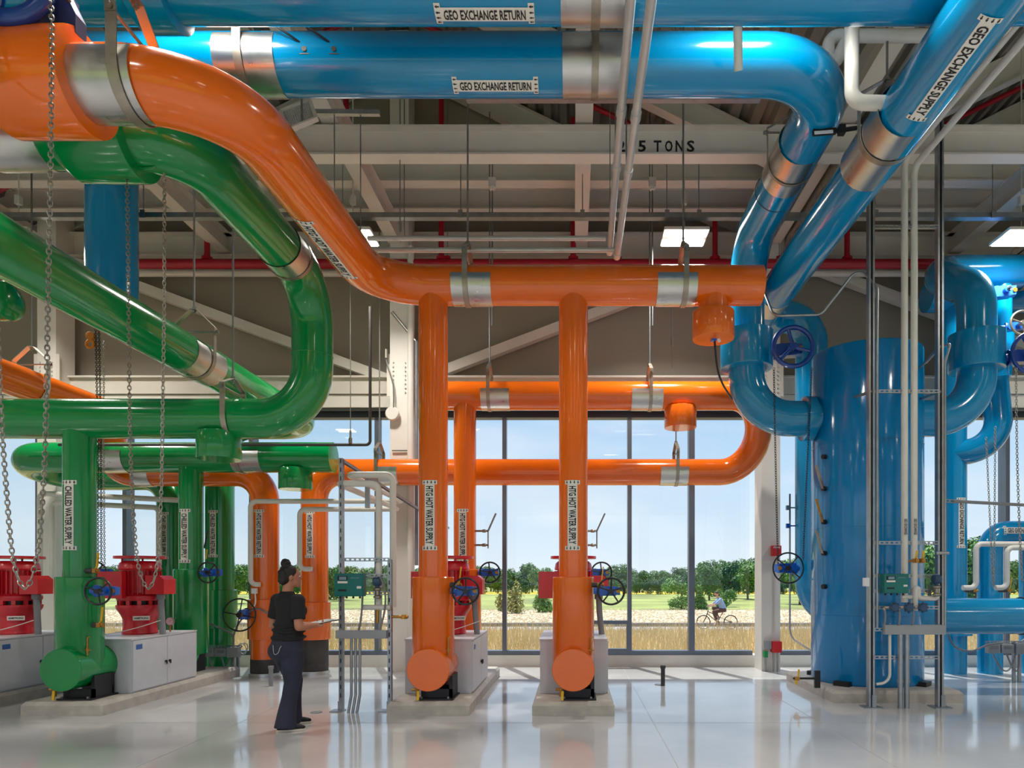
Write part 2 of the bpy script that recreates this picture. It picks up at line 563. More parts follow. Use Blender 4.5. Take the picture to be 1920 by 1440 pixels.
def clevis(label, c, axis, r, ztop, w=0.05, group='pipe hangers', strap_mat='strap', yoke=0.16, name='pipe_hanger'):
    """clevis hanger: flat strap round the pipe, bent yoke and cross bolt above it, threaded rod up to the steel"""
    c, a = Vector(c), Vector(axis).normalized()
    s_ = a.cross(Vector((0, 0, 1))).normalized()
    up = Vector((0, 0, 1))
    root = thing(name, label, 'pipe hanger', tuple(c + up * (r + 0.1)), group)
    R_ = r + 0.012
    pts = [c + s_ * -R_ + up * (r + 0.10)]
    for k in range(17):
        t = math.pi * k / 16
        pts.append(c - s_ * R_ * math.cos(t) - up * R_ * math.sin(t))
    pts.append(c + s_ * R_ + up * (r + 0.10))
    mb = MB()
    vs, fs = [], []
    for i, p in enumerate(pts):
        rad = (p - c); rad = rad - a * rad.dot(a)
        o = (s_ * (1 if rad.dot(s_) > 0 else -1)) if i in (0, len(pts) - 1) else rad.normalized()
        for dx, dr in ((-w / 2, 0), (w / 2, 0), (w / 2, 0.007), (-w / 2, 0.007)):
            vs.append(p + a * dx + o * dr)
    for i in range(len(pts) - 1):
        for k in range(4):
            k2 = (k + 1) % 4
            fs.append((i * 4 + k, i * 4 + k2, i * 4 + 4 + k2, i * 4 + 4 + k))
    fs += [(3, 2, 1, 0), tuple((len(pts) - 1) * 4 + k for k in range(4))]
    mb.add(vs, fs).build('strap', strap_mat, root)
    y = MB()
    top = c + up * (r + 0.10 + yoke)
    y.bar(c - s_ * (R_ + 0.012) + up * (r + 0.06), c - s_ * (R_ + 0.012) + up * (r + 0.13), w, 0.007, up=tuple(s_))
    y.bar(c + s_ * (R_ + 0.012) + up * (r + 0.06), c + s_ * (R_ + 0.012) + up * (r + 0.13), w, 0.007, up=tuple(s_))
    y.bar(c - s_ * (R_ + 0.012) + up * (r + 0.13), top - s_ * 0.03, w, 0.008)
    y.bar(c + s_ * (R_ + 0.012) + up * (r + 0.13), top + s_ * 0.03, w, 0.008)
    y.bar(top - s_ * 0.035, top + s_ * 0.035, w, 0.008)
    y.build('yoke', strap_mat, root)
    b = MB().cyl(c - s_ * (R_ + 0.05) + up * (r + 0.085), c + s_ * (R_ + 0.05) + up * (r + 0.085), 0.011, seg=8)
    for sg in (-1, 1):
        b.cyl(c + s_ * sg * (R_ + 0.02) + up * (r + 0.085), c + s_ * sg * (R_ + 0.045) + up * (r + 0.085), 0.02, seg=6)
    b.build('cross_bolt', 'rod', root)
    rd = MB().cyl(top - up * 0.05, V(c.x, c.y, ztop), 0.011, seg=8)
    rd.cyl(top - up * 0.03, top - up * 0.008, 0.024, seg=6).cyl(top + up * 0.006, top + up * 0.03, 0.024, seg=6)
    rd.build('threaded_rod', 'rod', root)
    return root

def handwheel(root, c, n, R_, spokes=3, material='wheelblack', rr=0.012, phase=0.3, dish=0.03):
    c, n = Vector(c), Vector(n).normalized()
    d, u, v = frame_of(n)
    hw = MB().cyl(c - n * 0.05, c + n * 0.03, R_ * 0.14 + 0.008, seg=12).build('handwheel', material, root)
    MB().torus(c, n, R_, rr, 36, 8).build('rim', material, hw)
    for k in range(spokes):
        t = phase + 2 * math.pi * k / spokes
        MB().cyl(c - n * dish * 0.0, c + (u * math.cos(t) + v * math.sin(t)) * R_, rr * 0.75, seg=8).build('spoke', material, hw)
    return hw
def gear_valve(name, label, c, R_, spokes=3, body='gearblue', wheel='wheelblack', rr=0.012, phase=0.3, toward=(-1, 0, 0), stem=0.3, group='gear-operated valves', face=(0, -1, 0), gear=0.09):
    """gear operator with handwheel; c = wheel centre, toward = the way the stem reaches to its pipe"""
    c, f, t = Vector(c), Vector(face).normalized(), Vector(toward).normalized()
    root = thing(name, label, 'valve', tuple(c), group)
    gc = c - f * 0.16 + Vector((0, 0, 0.0))
    g = MB()
    d, u, v = frame_of(f)
    g.obox(gc + t * gear * 0.4, t, Vector((0, 0, 1)).cross(t), (0, 0, 1), gear * 2.2, gear * 1.1, gear * 1.2)
    g.cyl(gc - f * 0.02, c - f * 0.03, gear * 0.34, seg=12)
    g.cyl(gc + t * gear * 0.9 - f * gear * 0.55, gc + t * gear * 0.9 + f * gear * 0.7, gear * 0.62, seg=16)
    g.obox(gc - t * gear * 0.95, t, Vector((0, 0, 1)).cross(t), (0, 0, 1), gear * 0.55, gear * 0.95, gear * 1.0)
    gb = g.build('gearbox', body, root)
    MB().cyl(gc - t * gear * 0.95 + f * gear * 0.45, gc - t * gear * 0.95 + f * gear * 0.56, gear * 0.26, seg=12).build('indicator_cap', 'brass', gb)
    MB().cyl(gc + t * gear, gc + t * (gear + stem), gear * 0.42, seg=14).cyl(gc + t * gear * 1.3, gc + t * gear * 1.5, gear * 0.8, seg=14).build('valve_neck', body, root)
    handwheel(root, c, f, R_, spokes, wheel, rr, phase)
    MB().cyl(c - f * 0.16, c, 0.012, seg=8).build('shaft', 'rod', root)
    return root
def lever_valve(name, label, c, d, mat_lever='yellow', L=0.16, group='small lever valves', up=(0, 0, 1), ins=True):
    """small ball valve: short branch, body and lever"""
    c, d = Vector(c), Vector(d).normalized()
    root = thing(name, label, 'valve', tuple(c), group)
    b = MB().cyl(c, c + d * 0.12, 0.03 if ins else 0.016, seg=12)
    b.build('branch', 'insulblack' if ins else 'brass', root)
    MB().cyl(c + d * 0.10, c + d * 0.19, 0.021, seg=8).obox(c + d * 0.145, d, Vector(up).cross(d), up, 0.05, 0.05, 0.05).build('valve_body', 'brass', root)
    u = Vector(up).normalized()
    lv = MB().bar(c + d * 0.15 + u * 0.025, c + d * 0.17 + u * 0.055, 0.02, 0.01)
    lv.bar(c + d * 0.165 + u * 0.045, c + d * 0.185 + u * (0.045 + L), 0.022, 0.01, up=tuple(d))
    lv.build('lever', mat_lever, root)
    return root
def chain(name, label, path, link=0.05, wire=0.005, material='chainsteel', group='valve chains'):
    path = [Vector(p) for p in path]
    seglen = [0]
    for i in range(1, len(path)):
        seglen.append(seglen[-1] + (path[i] - path[i - 1]).length)
    tot = seglen[-1]
    n = int(tot / (link * 0.76))
    root = thing(name, label, 'chain', tuple(path[0]), group)
    mb = MB()
    j = 1
    prof = []
    for k in range(10):
        a = 2 * math.pi * k / 10
        prof.append((0.5 * link * (abs(math.cos(a)) ** 0.8) * (1 if math.cos(a) > 0 else -1), 0.3 * link * math.sin(a)))
    for i in range(n):
        s_ = tot * (i + 0.5) / n
        while j < len(path) - 1 and seglen[j] < s_:
            j += 1
        t = (s_ - seglen[j - 1]) / max(1e-6, seglen[j] - seglen[j - 1])
        p = path[j - 1].lerp(path[j], t)
        d, u, v = frame_of(path[j] - path[j - 1])
        w_ = (u * math.cos(0.6) + v * math.sin(0.6)) if i % 2 else (u * -math.sin(0.6) + v * math.cos(0.6))
        mb.sweep([p + d * x + w_ * y for x, y in prof], wire, 4, closed=True)
    mb.build('links', material, root, angle=60, kind='stuff')
    return root
def hang(p0, p1, p2, n=24):
    """curve through three points, for cables and chains"""
    p0, p1, p2 = Vector(p0), Vector(p1), Vector(p2)
    c = p1 * 2 - (p0 + p2) / 2
    return [p0 * (1 - t) ** 2 + c * 2 * t * (1 - t) + p2 * t * t for t in [i / n for i in range(n + 1)]]
def smooth_path(pts, n=8):
    pts = [Vector(p) for p in pts]
    out = []
    for i in range(len(pts) - 1):
        a, b, c, d = pts[max(0, i - 1)], pts[i], pts[i + 1], pts[min(len(pts) - 1, i + 2)]
        for k in range(n):
            t = k / n
            out.append(0.5 * ((2 * b) + (c - a) * t + (2 * a - 5 * b + 4 * c - d) * t * t + (3 * b - a - 3 * c + d) * t ** 3))
    out.append(pts[-1])
    return out
def remeshed(mb, name, material, parent, voxel=0.012, smooth=3, angle=180):
    o0 = ROOTLOC.get(parent.name, Vector((0, 0, 0)))
    me = bpy.data.meshes.new('t')
    me.from_pydata([tuple(p - o0) for p in mb.v], [], mb.f)
    me.update()
    ob = bpy.data.objects.new('t', me)
    col.objects.link(ob)
    r_ = ob.modifiers.new('r', 'REMESH'); r_.mode = 'VOXEL'; r_.voxel_size = voxel; r_.use_smooth_shade = True
    if smooth:
        s_ = ob.modifiers.new('s', 'SMOOTH'); s_.iterations = smooth; s_.factor = 0.5
    dg = bpy.context.evaluated_depsgraph_get(); dg.update()
    me2 = bpy.data.meshes.new_from_object(ob.evaluated_get(dg))
    bpy.data.objects.remove(ob); bpy.data.meshes.remove(me)
    me2.name = name
    me2.materials.clear(); me2.materials.append(MATS[material])
    o2 = bpy.data.objects.new(name, me2)
    col.objects.link(o2); o2.parent = parent
    ROOTLOC[o2.name] = o0
    return o2
# ------------------------------------------------------------------ the room
WY = 11.85
struct(MB().box(-15.2, 13.2, -8, WY + 0.3, -0.15, 0).build('floor', 'floor', angle=None), 'polished pale concrete floor reflecting the windows and pipes')
floor_ob = bpy.data.objects['floor']
for x_ in (-7.9, -3.55, 0.85, 2.62, 6.9):
    MB().box(x_ - 0.002, x_ + 0.002, -8, 11.8, 0.0005, 0.0012).build('saw_joint', 'joint', floor_ob, angle=None)
for y_ in (4.2, 7.25, 10.6):
    MB().box(-15, 13, y_ - 0.002, y_ + 0.002, 0.0005, 0.0012).build('saw_joint', 'joint', floor_ob, angle=None)
struct(MB().box(-15.2, 13.2, WY, WY + 0.32, 0, 0.20).build('wall_kerb', 'curb', angle=None), 'low pale concrete kerb under the window wall')

def gable_wall(y0, y1, z0, name, material, holes=None):
    xs = sorted(set([-15.2, -9.25, -2.96, 3.33, 9.62, 13.2]))
    mb = MB()
    for a, b in zip(xs[:-1], xs[1:]):
        za, zb = roof_z(a) + 0.05, roof_z(b) + 0.05
        mb.hexa([(a, y0, z0), (b, y0, z0), (b, y1, z0), (a, y1, z0), (a, y0, za), (b, y0, zb), (b, y1, zb), (a, y1, za)])
    return mb.build(name, material, angle=None)
struct(gable_wall(11.97, 12.2, 4.42, 'wall_back', 'wallpaint'), 'tall taupe upper wall above the windows')
struct(MB().box(-15.4, -15.2, -8, 12.2, 0, 11).build('wall_left', 'sidewall', angle=None))
struct(MB().box(13.2, 13.4, -8, 12.2, 0, 11).build('wall_right', 'sidewall', angle=None))
wf = struct(gable_wall(-8.2, -8.0, 4.5, 'wall_front', 'sidewall'))  # unseen wall behind the camera; openings under it sized to admit fill daylight
MB().box(-15.2, 13.2, -8.2, -8.0, 0, 0.5).build('wall_base', 'sidewall', wf, angle=None)
for x_ in (-15.0, -9.25, -2.96, 3.33, 9.62, 13.0):
    MB().box(x_ - 0.25, x_ + 0.25, -8.2, -8.0, 0.5, 4.5).build('wall_pier', 'sidewall', wf, angle=None)

# folded metal deck roof, ribs running from front to back
def deck(xa, xb, name):
    n = max(2, int(abs(xb - xa) / math.cos(math.atan(0.49)) / 0.3 + 0.5))
    prof = []
    za, zb = roof_z(xa), roof_z(xb)
    if abs(xb - xa) > 0:
        for i in range(n):
            for t, up in ((0, 0), (0.42, 0), (0.55, 0.09), (0.87, 0.09)):
                k = (i + t) / n
                prof.append((xa + (xb - xa) * k, za + (zb - za) * k + up))
        prof.append((xb, zb))
    vs, fs = [], []
    for x, z in prof:
        vs += [(x, -8.2, z), (x, 12.2, z)]
    for i in range(len(prof) - 1):
        fs.append((2 * i, 2 * i + 1, 2 * i + 3, 2 * i + 2))
    b = MB().add(vs, fs)
    b.add([(p[0], p[1], p[2] + 0.16) for p in vs], [f[::-1] for f in fs])
    return struct(b.build(name, 'deck', angle=None), 'ribbed metal roof deck, one slope of the folded roof')
deck(-15.2, -9.25, 'ceiling_slope'); deck(-9.25, -2.96, 'ceiling_slope'); deck(-2.96, 3.33, 'ceiling_slope'); deck(3.33, 9.62, 'ceiling_slope'); deck(9.62, 13.2, 'ceiling_slope')

# steel
def steel(name, mb, label):
    return struct(mb.build(name, 'whitesteel', angle=None), label)
for k, (y_, zb) in enumerate(((8.38, 6.68), (10.2, 7.42), (10.97, 7.42))):
    b = MB().ibeam((-15, y_, zb), (13, y_, zb), 0.36, 0.2, 0.022, 0.014)
    bo = steel('beam_cross', b, ['white steel cross beam lettered 2.5 TONS', 'second white steel cross beam behind the lettered one', 'third white steel cross beam closest to the window wall'][k])
    if k == 0:
        for ch, px in (('2', 1165), ('.', 1188), ('5', 1204), ('T', 1233), ('O', 1254), ('N', 1274), ('S', 1295)):
            o = P(px, 274, 8.37)
            w_, h_ = {'.': (0.03, 0.03)}.get(ch, (0.095, 0.14))
            if ch == '.':
                o.z -= 0.05
            text_flat(ch, o, (1, 0, 0), (0, 0, 1), w_, h_, bo)
for x_ in (-12.2, -9.1, -5.95, -2.96, 0.13, 3.33, 6.5, 9.6):
    steel('beam_girder', MB().ibeam((x_, -8, 7.08), (x_, 11.95, 7.08), 0.34, 0.21), 'white steel girder running from the window wall overhead')
for y_ in (11.8, 9.8, 5.5, 1.0):
    for xa, xb in ((-9.25, -2.96), (-2.96, 3.33), (3.33, 9.62)):
        steel('beam_rafter', MB().ibeam((xa, y_, roof_z(xa) - 0.42), (xb, y_, roof_z(xb) - 0.42), 0.36, 0.16), 'white sloping steel rafter under the folded roof')
steel('beam_girt', MB().ibeam((-15, 11.72, 7.02), (13, 11.72, 7.02), 0.4, 0.26), 'white steel girt along the top of the upper wall')
steel('beam_girt', MB().cyl((-15, 11.55, 6.7), (13, 11.55, 6.7), 0.06, seg=12), 'white tube along the upper wall')
steel('beam_header', MB().box(-15.2, 13.2, 11.62, 11.9, 4.68, 4.96).box(-15.2, 13.2, 11.55, 11.9, 4.94, 4.97), 'white steel header beam over the windows')
for a, b in (((-2.9, 4.85), (3.3, 7.2)), ((-2.9, 4.85), (-9.2, 7.2)), ((3.3, 7.2), (9.6, 4.85)), ((-9.2, 7.2), (-15, 5.0))):
    steel('beam_brace', MB().bar((a[0], 11.76, a[1]), (b[0], 11.76, b[1]), 0.16, 0.16), 'white diagonal brace against the upper wall')
def wcolumn(x, label, bolts=True):
    r_ = struct(MB().box(x - 0.155, x + 0.155, 11.3, 11.73, 0, roof_z(x) - 0.05).build('column', 'column', angle=None), label)
    b = MB()
    for k in range(8):
        for sx in (-0.18, 0.18):
            b.cyl((x + sx * 0.55, 11.29, 4.62 + 0.07 * k), (x + sx * 0.55, 11.275, 4.62 + 0.07 * k), 0.013, seg=6)
    b.box(x - 0.21, x - 0.155, 11.3, 11.32, 4.55, 5.25).box(x + 0.155, x + 0.21, 11.3, 11.32, 4.55, 5.25)
    b.build('bolted_plate', 'whitesteel', r_, angle=None)
    return r_
wcolumn(-2.88, 'white steel column behind the slim instrument rack')
wcolumn(3.27, 'white steel column between the windows left of the blue tank')
wcolumn(-8.72, 'white steel column at the far window bay')
wcolumn(9.6, 'white steel column beyond the blue risers')
MB().cyl((-2.68, 11.25, 0.0), (-2.68, 11.25, 7.0), 0.055, seg=14).build('rain_leader', 'column')
struct(bpy.data.objects['rain_leader'], 'white rain leader pipe beside the column', 'pipe')

# windows: frames, mullions and panes
def window(name, xa, xb, mulls, label, wide=()):
    w = thing(name, label, 'window', (xa, 12.0, 0.2))
    w['kind'] = 'structure'
    MB().box(xa, xb, 11.88, 12.06, 0.20, 0.275).build('sill_frame', 'frame', w, angle=None)
    MB().box(xa, xb, 11.86, 12.06, 4.33, 4.44).build('head_frame', 'framedark', w, angle=None)
    edges = [xa] + list(mulls) + [xb]
    for m_ in mulls:
        h = 0.05 if m_ in wide else 0.035
        b = MB().box(m_ - h, m_ + h, 11.86, 12.02, 0.275, 4.33)
        b.box(m_ - h * 0.7, m_ + h * 0.7, 12.02, 12.1, 0.275, 4.33)
        b.build('mullion', 'frame', w, angle=None)
    for a, b in zip(edges[:-1], edges[1:]):
        MB().box(a + 0.02, b - 0.02, 12.015, 12.023, 0.27, 4.34).build('pane', 'glass', w, angle=None)
    return w
w1 = window('window_1', -2.72, 3.12, (-1.2, 0.98, 2.06), 'tall central window behind the orange pumps', (2.06,))
MB().box(0.22, 0.95, 11.87, 12.01, 0.74, 0.80).box(0.22, 0.27, 11.87, 12.01, 0.275, 0.74).box(0.93, 0.955, 11.87, 12.01, 0.275, 0.74).box(0.22, 0.95, 11.88, 12.0, 0.275, 0.31).build('vent_frame', 'frame', w1, angle=None)
window('window_2', -8.56, -3.05, (-3.42, -5.6, -7.8), 'tall window behind the green and orange risers')
window('window_3', 3.43, 9.45, (5.36, 7.55), 'tall window behind the blue tank and blue risers')
window('window_4', -15.2, -8.88, (-9.3, -11.7, -13.5), 'tall window cut by the left picture edge', (-9.3,))
for k, (a, b) in enumerate(((-9.0, -3.1), (-2.7, 3.1), (3.45, 9.4), (-15.0, -9.4))):
    t = thing('roller_shade', ['white roller shade cassette above the window behind the woman', 'white roller shade cassette above the central window', 'white roller shade cassette above the window behind the tank', 'white roller shade cassette at the far left window'][k], 'roller shade', (a, 11.74, 4.46), 'roller shade cassettes')
    MB().box(a, b, 11.66, 11.84, 4.46, 4.67).build('cassette', 'shadebox', t, angle=None)
    MB().cyl((a, 11.74, 4.44), (b, 11.74, 4.44), 0.025, seg=10).build('bottom_bar', 'frame', t)

# LED high-bay lamps (each gives its own light)
def high_bay(x, y, label, z=6.3):
    t = thing('high_bay_lamp', label, 'lamp', (x, y, z), 'LED high-bay lamps')
    MB().box(x - 0.31, x + 0.31, y - 0.24, y + 0.24, z + 0.02, z + 0.06).box(x - 0.2, x + 0.2, y - 0.08, y + 0.08, z + 0.06, z + 0.12).build('housing', 'pvc', t, angle=None)
    for sy in (-0.135, 0.135):
        MB().box(x - 0.29, x + 0.29, y + sy - 0.07, y + sy + 0.07, z, z + 0.019).build('led_panel', 'lampglow', t, angle=None)
    ld = bpy.data.lights.new('lamp_beam', 'AREA')
    ld.shape = 'RECTANGLE'; ld.size = 0.58; ld.size_y = 0.4
    ld.energy = LAMP_WATTS; ld.color = (1.0, 0.95, 0.87); ld.spread = math.radians(138)
    lo = bpy.data.objects.new('lamp_beam', ld)
    col.objects.link(lo); lo.parent = t; lo.location = (0, 0, -0.012)
    b = MB()
    b.cyl((x, y, z + 0.12), (x, y, 7.0), 0.009, seg=8).obox((x, y, z + 0.55), (1, 0, 0), (0, 1, 0), (0, 0, 1), 0.07, 0.07, 0.12)
    b.cyl((x, y, 7.0), (x, y, roof_z(x) - 0.02), 0.009, seg=8)
    b.build('stem', 'pvc', t)
    return t
labs = {(-7.8, 9.6): 'LED high-bay lamp hidden behind the green diagonal pipe', (-3.1, 9.6): 'LED high-bay lamp glinting beside the orange diagonal pipe', (1.56, 9.6): 'lit LED high-bay lamp above the right end of the orange header', (6.3, 9.6): 'lit LED high-bay lamp cut by the right picture edge'}
for x_ in (-12.4, -7.8, -3.1, 1.56, 6.3, 11.0):
    for y_ in (9.6, 5.0, 0.6, -3.8):
        if (x_, y_) in labs:
            high_bay(x_, y_, labs[(x_, y_)])
        elif y_ < 9:
            high_bay(x_, y_, 'LED high-bay lamp overhead in the front rows, outside the picture', 6.6)

# red sprinkler main with risers
t = thing('sprinkler_main', 'red sprinkler main running along the upper wall', 'pipe', (-7.2, 11.3, 6.74))
MB().cyl((-7.2, 11.3, 6.74), (6.3, 11.3, 6.74), 0.078, seg=16).build('main_pipe', 'sprinkler', t)
for px in (390, 650, 828, 1075, 1340, 1587, 1850):
    x_ = (px - VPX) / 113.0
    if x_ < -7.2 or x_ > 6.2:
        continue
    b = MB().cyl((x_, 11.3, 6.74), (x_, 11.3, roof_z(x_) - 0.1), 0.045, seg=12)
    b.build('riser', 'sprinkler', t)
    MB().lathe([(0.05, 0), (0.085, 0.01), (0.085, 0.05), (0.05, 0.06), (0.05, 0.1)], (x_, 11.3, 6.8), (0, 0, 1), 12).build('coupling', 'sprinkler', t)
for px in (500, 840, 1160, 1460):
    x_ = (px - VPX) / 113.0
    MB().lathe([(0.02, 0), (0.05, 0.01), (0.05, 0.05), (0.02, 0.06)], (x_, 11.3, 6.81), (0, 0, 1), 10).build('cap', 'sprinkler', t)
    MB().cyl((x_, 11.3, 6.8), (x_, 11.3, roof_z(x_)), 0.006, seg=6).build('hanger_rod', 'rod', t)
b1 = thing('sprinkler_branch', 'red sprinkler branch line sloping under the deck near the blue return pipe', 'pipe', (3.2, 10.6, 7.5))
MB().sweep(fillet([(3.2, 10.6, roof_z(3.2) - 0.22), (-2.7, 10.6, roof_z(-2.7) - 0.25)], 0.1), 0.04, 12).build('branch_pipe', 'sprinkler', b1)
b1 = thing('sprinkler_branch', 'red sprinkler branch line under the deck above the white conduits', 'pipe', (3.6, 10.6, 7.5))
MB().cyl((3.6, 10.6, roof_z(3.6) - 0.22), (9.4, 10.6, roof_z(9.4) - 0.25), 0.04, seg=12).build('branch_pipe', 'sprinkler', b1)
b1 = thing('sprinkler_branch', 'red sprinkler branch line under the deck behind the green collar', 'pipe', (-9.2, 10.6, 7.5))
MB().cyl((-9.0, 10.6, roof_z(-9.0) - 0.22), (-3.2, 10.6, roof_z(-3.2) - 0.25), 0.04, seg=12).build('branch_pipe', 'sprinkler', b1)

# overhead strut channel and conduits
t = thing('strut_rail', 'long galvanised strut rail hung across the room at truss level', 'strut', (-12, 9.4, 6.4))
z_ = EYE + (1085 - 406) * 9.4 / FPX
MB().box(-12, 12, 9.38, 9.42, z_ - 0.03, z_ + 0.05).box(-12, 12, 9.35, 9.45, z_ - 0.035, z_ - 0.02).build('channel', 'strut', t, angle=None)
for px in (270, 643, 864, 1092, 1310, 1250, 1640, 1860):
    p = P(px, 406, 9.38)
    MB().box(p.x - 0.03, p.x + 0.03, 9.33, 9.35, z_ - 0.05, z_ + 0.06).cyl((p.x, 9.37, z_ + 0.04), (p.x, 9.37, 7.6), 0.007, seg=6).build('hanger_bracket', 'strut', t, angle=None)
def conduit(name, label, pts, r, R_=0.12, material='rod', cat='conduit', group=None, seg=10):
    t = thing(name, label, cat, tuple(Vector(pts[0])), group)
    MB().sweep(fillet(pts, R_, 6), r, seg).build('tube', material, t)
    return t
c1 = P(1142, 462, 8.0); c2 = P(1157, 476, 7.9)
ct = conduit('overhead_conduit', 'galvanised conduit running up to the ceiling, ending above the orange header', [P(690, 447, 8.2), V(c1.x - 0.03, 8.2, P(690, 447, 8.2).z)], 0.03, material='emt', group='overhead conduits')
ct['label'] = 'upper galvanised conduit crossing above the orange header'
ct = conduit('overhead_conduit', 'lower galvanised conduit crossing above the orange header', [P(690, 469, 8.0), V(c2.x, 8.0, P(690, 469, 8.0).z)], 0.03, material='emt', group='overhead conduits')
for k, (pa, pb) in enumerate((((1143, 470, 8.1), (1207, -115, 4.2)), ((1157, 478, 7.95), (1247, -115, 4.1)))):
    a, b = P(*pa), P(*pb)
    b.z = a.z
    b.x = a.x - (0.05, 0.0)[k]
    t = conduit('overhead_conduit', ['galvanised conduit running overhead towards the viewer, the one further left', 'galvanised conduit running overhead towards the viewer, the one further right'][k], [a, b], 0.035, material='emt', group='overhead conduits')
    for q in (0.0, 0.42, 0.62):
        p = a.lerp(b, q)
        MB().cyl(p - V(0, 0.05, 0), p + V(0, 0.05, 0), 0.043, seg=10).build('coupling', 'emt', t)
    p = a.lerp(b, 0.3)
    for q in (0.03, 0.36):
        p = a.lerp(b, q)
        MB().cyl(p, (p.x, p.y, 7.3), 0.006, seg=6).build('hanger_rod', 'rod', t)
t = thing('strut_rail', 'thin galvanised strut rail just under the lower blue return pipe', 'strut', (-1, 6.5, 5.9))
z_ = EYE + (1085 - 187) * 6.4 / FPX
MB().box(-1.0, 1.75, 6.37, 6.43, z_ - 0.015, z_ + 0.025).build('channel', 'strut', t, angle=None)
for px in (880, 1050, 1266):
    p = P(px, 187, 6.4)
    MB().cyl((p.x, 6.4, z_), (p.x, 6.4, 7.6), 0.007, seg=6).build('hanger_rod', 'rod', t)
# thin hanger rods and seismic cables dropping from the roof
def drop(px, y0, y1, Y, label, r=0.007, fitting=None):
    a, b = P(px, y0, Y), P(px, y1, Y)
    t = thing('hanger_rod', label, 'rod', tuple(b), 'thin hanger rods')
    MB().cyl(a, b, r, seg=6).build('rod', 'rod', t)
    if fitting:
        p = P(px, fitting, Y)
        MB().cyl(p - V(0, 0, 0.06), p + V(0, 0, 0.06), r * 2.4, seg=6).build('turnbuckle', 'rod', t)
for px, y0, y1, Y, lab, fit in ((627, 205, 445, 7.6, 'thin hanger rod left of the diagonal girder, the one further left', 420), (676, 205, 455, 7.6, 'thin hanger rod left of the diagonal girder, the one further right', None),
        (750, 185, 440, 8.4, 'thin steel rod crossing the lettered beam above the orange header', 425), (758, 185, 445, 8.6, 'thin steel rod close beside another above the orange header', None),
        (657, 530, 832, 10.6, 'thin cable holding the grey sprinkler drop pipe', 815), (1260, 575, 690, 9.4, 'thin cable with turnbuckle beside the orange stub', 640)):
    drop(px, y0, y1, Y, lab, fitting=fit)
# foil-wrapped duct in the roof valley
t = thing('foil_duct', 'crumpled foil-wrapped duct in the roof valley behind the blue pipes', 'duct', (3.3, 9, 7.2))
MB().box(2.86, 3.2, 8.55, 11.2, 6.95, 7.16).box(3.46, 3.78, 8.55, 11.2, 6.95, 7.16).build('wrap', 'foil', t, angle=None)
# square ceiling air grille
t = thing('air_grille', 'square dark mesh air grille hanging beside the orange pipe', 'grille', tuple(P(560, 218, 7.6)))
g1, g2, g3, g4 = P(530, 195, 7.6), P(566, 186, 7.6), P(592, 232, 7.4), P(556, 253, 7.4)
gc = (g1 + g2 + g3 + g4) / 4; gu = (g2 - g1 + g3 - g4).normalized(); gw = gu.cross(g4 - g1 + g3 - g2).normalized(); gv = gw.cross(gu)
if gw.y > 0:
    gw = -gw
for a_, b_, l_, h_ in ((0, 0.17, 0.36, 0.03), (0, -0.17, 0.36, 0.03)):
    MB().obox(gc + gv * b_, gu, gv, gw, l_, h_, 0.05).build('frame', 'whitesteel', t, angle=None)
for a_ in (-0.17, 0.17):
    MB().obox(gc + gu * a_, gu, gv, gw, 0.03, 0.34, 0.05).build('frame', 'whitesteel', t, angle=None)
MB().obox(gc - gw * 0.03, gu, gv, gw, 0.32, 0.32, 0.02).build('dark_backing', 'grille', t, angle=None)
gm = MB()
for k in range(13):
    gm.obox(gc + gu * (-0.15 + 0.025 * k), gu, gv, gw, 0.008, 0.32, 0.01).obox(gc + gv * (-0.15 + 0.025 * k), gu, gv, gw, 0.32, 0.008, 0.01)
gm.build('mesh', 'pvc', t, angle=None)
MB().cyl(gc + gv * 0.15, gc + V(0, 0, 2.2), 0.012, seg=6).build('support', 'rod', t)
t = thing('strut_rail', 'short strut trapeze above the diagonal orange pipe', 'strut', tuple(P(640, 211, 7.6)))
MB().bar(P(585, 211, 7.6), P(712, 212, 7.6), 0.05, 0.05).build('channel', 'strut', t, angle=None)

# ------------------------------------------------------------------ big pipes
DR = 0.222          # header radius
ORZ, GRZ = 4.92, 3.38
Y1, Y2, Y3 = 7.9, 10.2, 11.03       # pump front risers, rear risers, orange floor risers
YG, YR = 11.3, 10.79                # green floor risers, orange return run

def stub(root, x, y, z, mcol, drop_len=0.56, zneck=None):
    MB().cyl((x, y, z), (x, y, z - drop_len + 0.05), 0.17, seg=28).build('neck', mcol, root)
    MB().lathe([(0.235, 0), (0.24, 0.008), (0.24, 0.30), (0.235, 0.31)], (x, y, z - drop_len), (0, 0, 1), 36).build('stub_collar', mcol, root)

# orange supply header in front, turning towards the viewer and out to the left
t = thing('orange_header', 'large orange supply header sweeping across the top and bending towards the viewer', 'pipe', (2.17, Y1, ORZ))
path = fillet([(2.17, Y1, ORZ), (-2.30, Y1, ORZ), (-2.30, 4.475, 4.77), (-6.5, 4.475, 4.77)], 0.66, 14)
MB().sweep(path, DR, 40).build('pipe_body', 'orange', t)
saddle(t, ((887 - VPX) / 162, Y1, ORZ), (1, 0, 0), DR, 0.45, 105)
saddle(t, ((1266 - VPX) / 162, Y1, ORZ), (1, 0, 0), DR, 0.45, 105)
saddle(t, (-2.99, 4.475, 4.77), (1, 0, 0), DR, 0.42, 118)
stub(t, 1.62, Y1, ORZ, 'orange', 0.62)
MB().lathe([(0.235, 0), (0.31, 0.01), (0.315, 0.03), (0.315, 0.55), (0.23, 0.62)], (-3.17, 4.475, 4.77), (-1, 0, 0), 40).build('valve_collar', 'orange', t)
pipe_label(t, 'HTG HOT WATER SUPPLY', (-2.30, 6.5, 4.859), (0, 3.425, .15), (-0.16, 0, -0.98), DR, 1.15, 0.115)
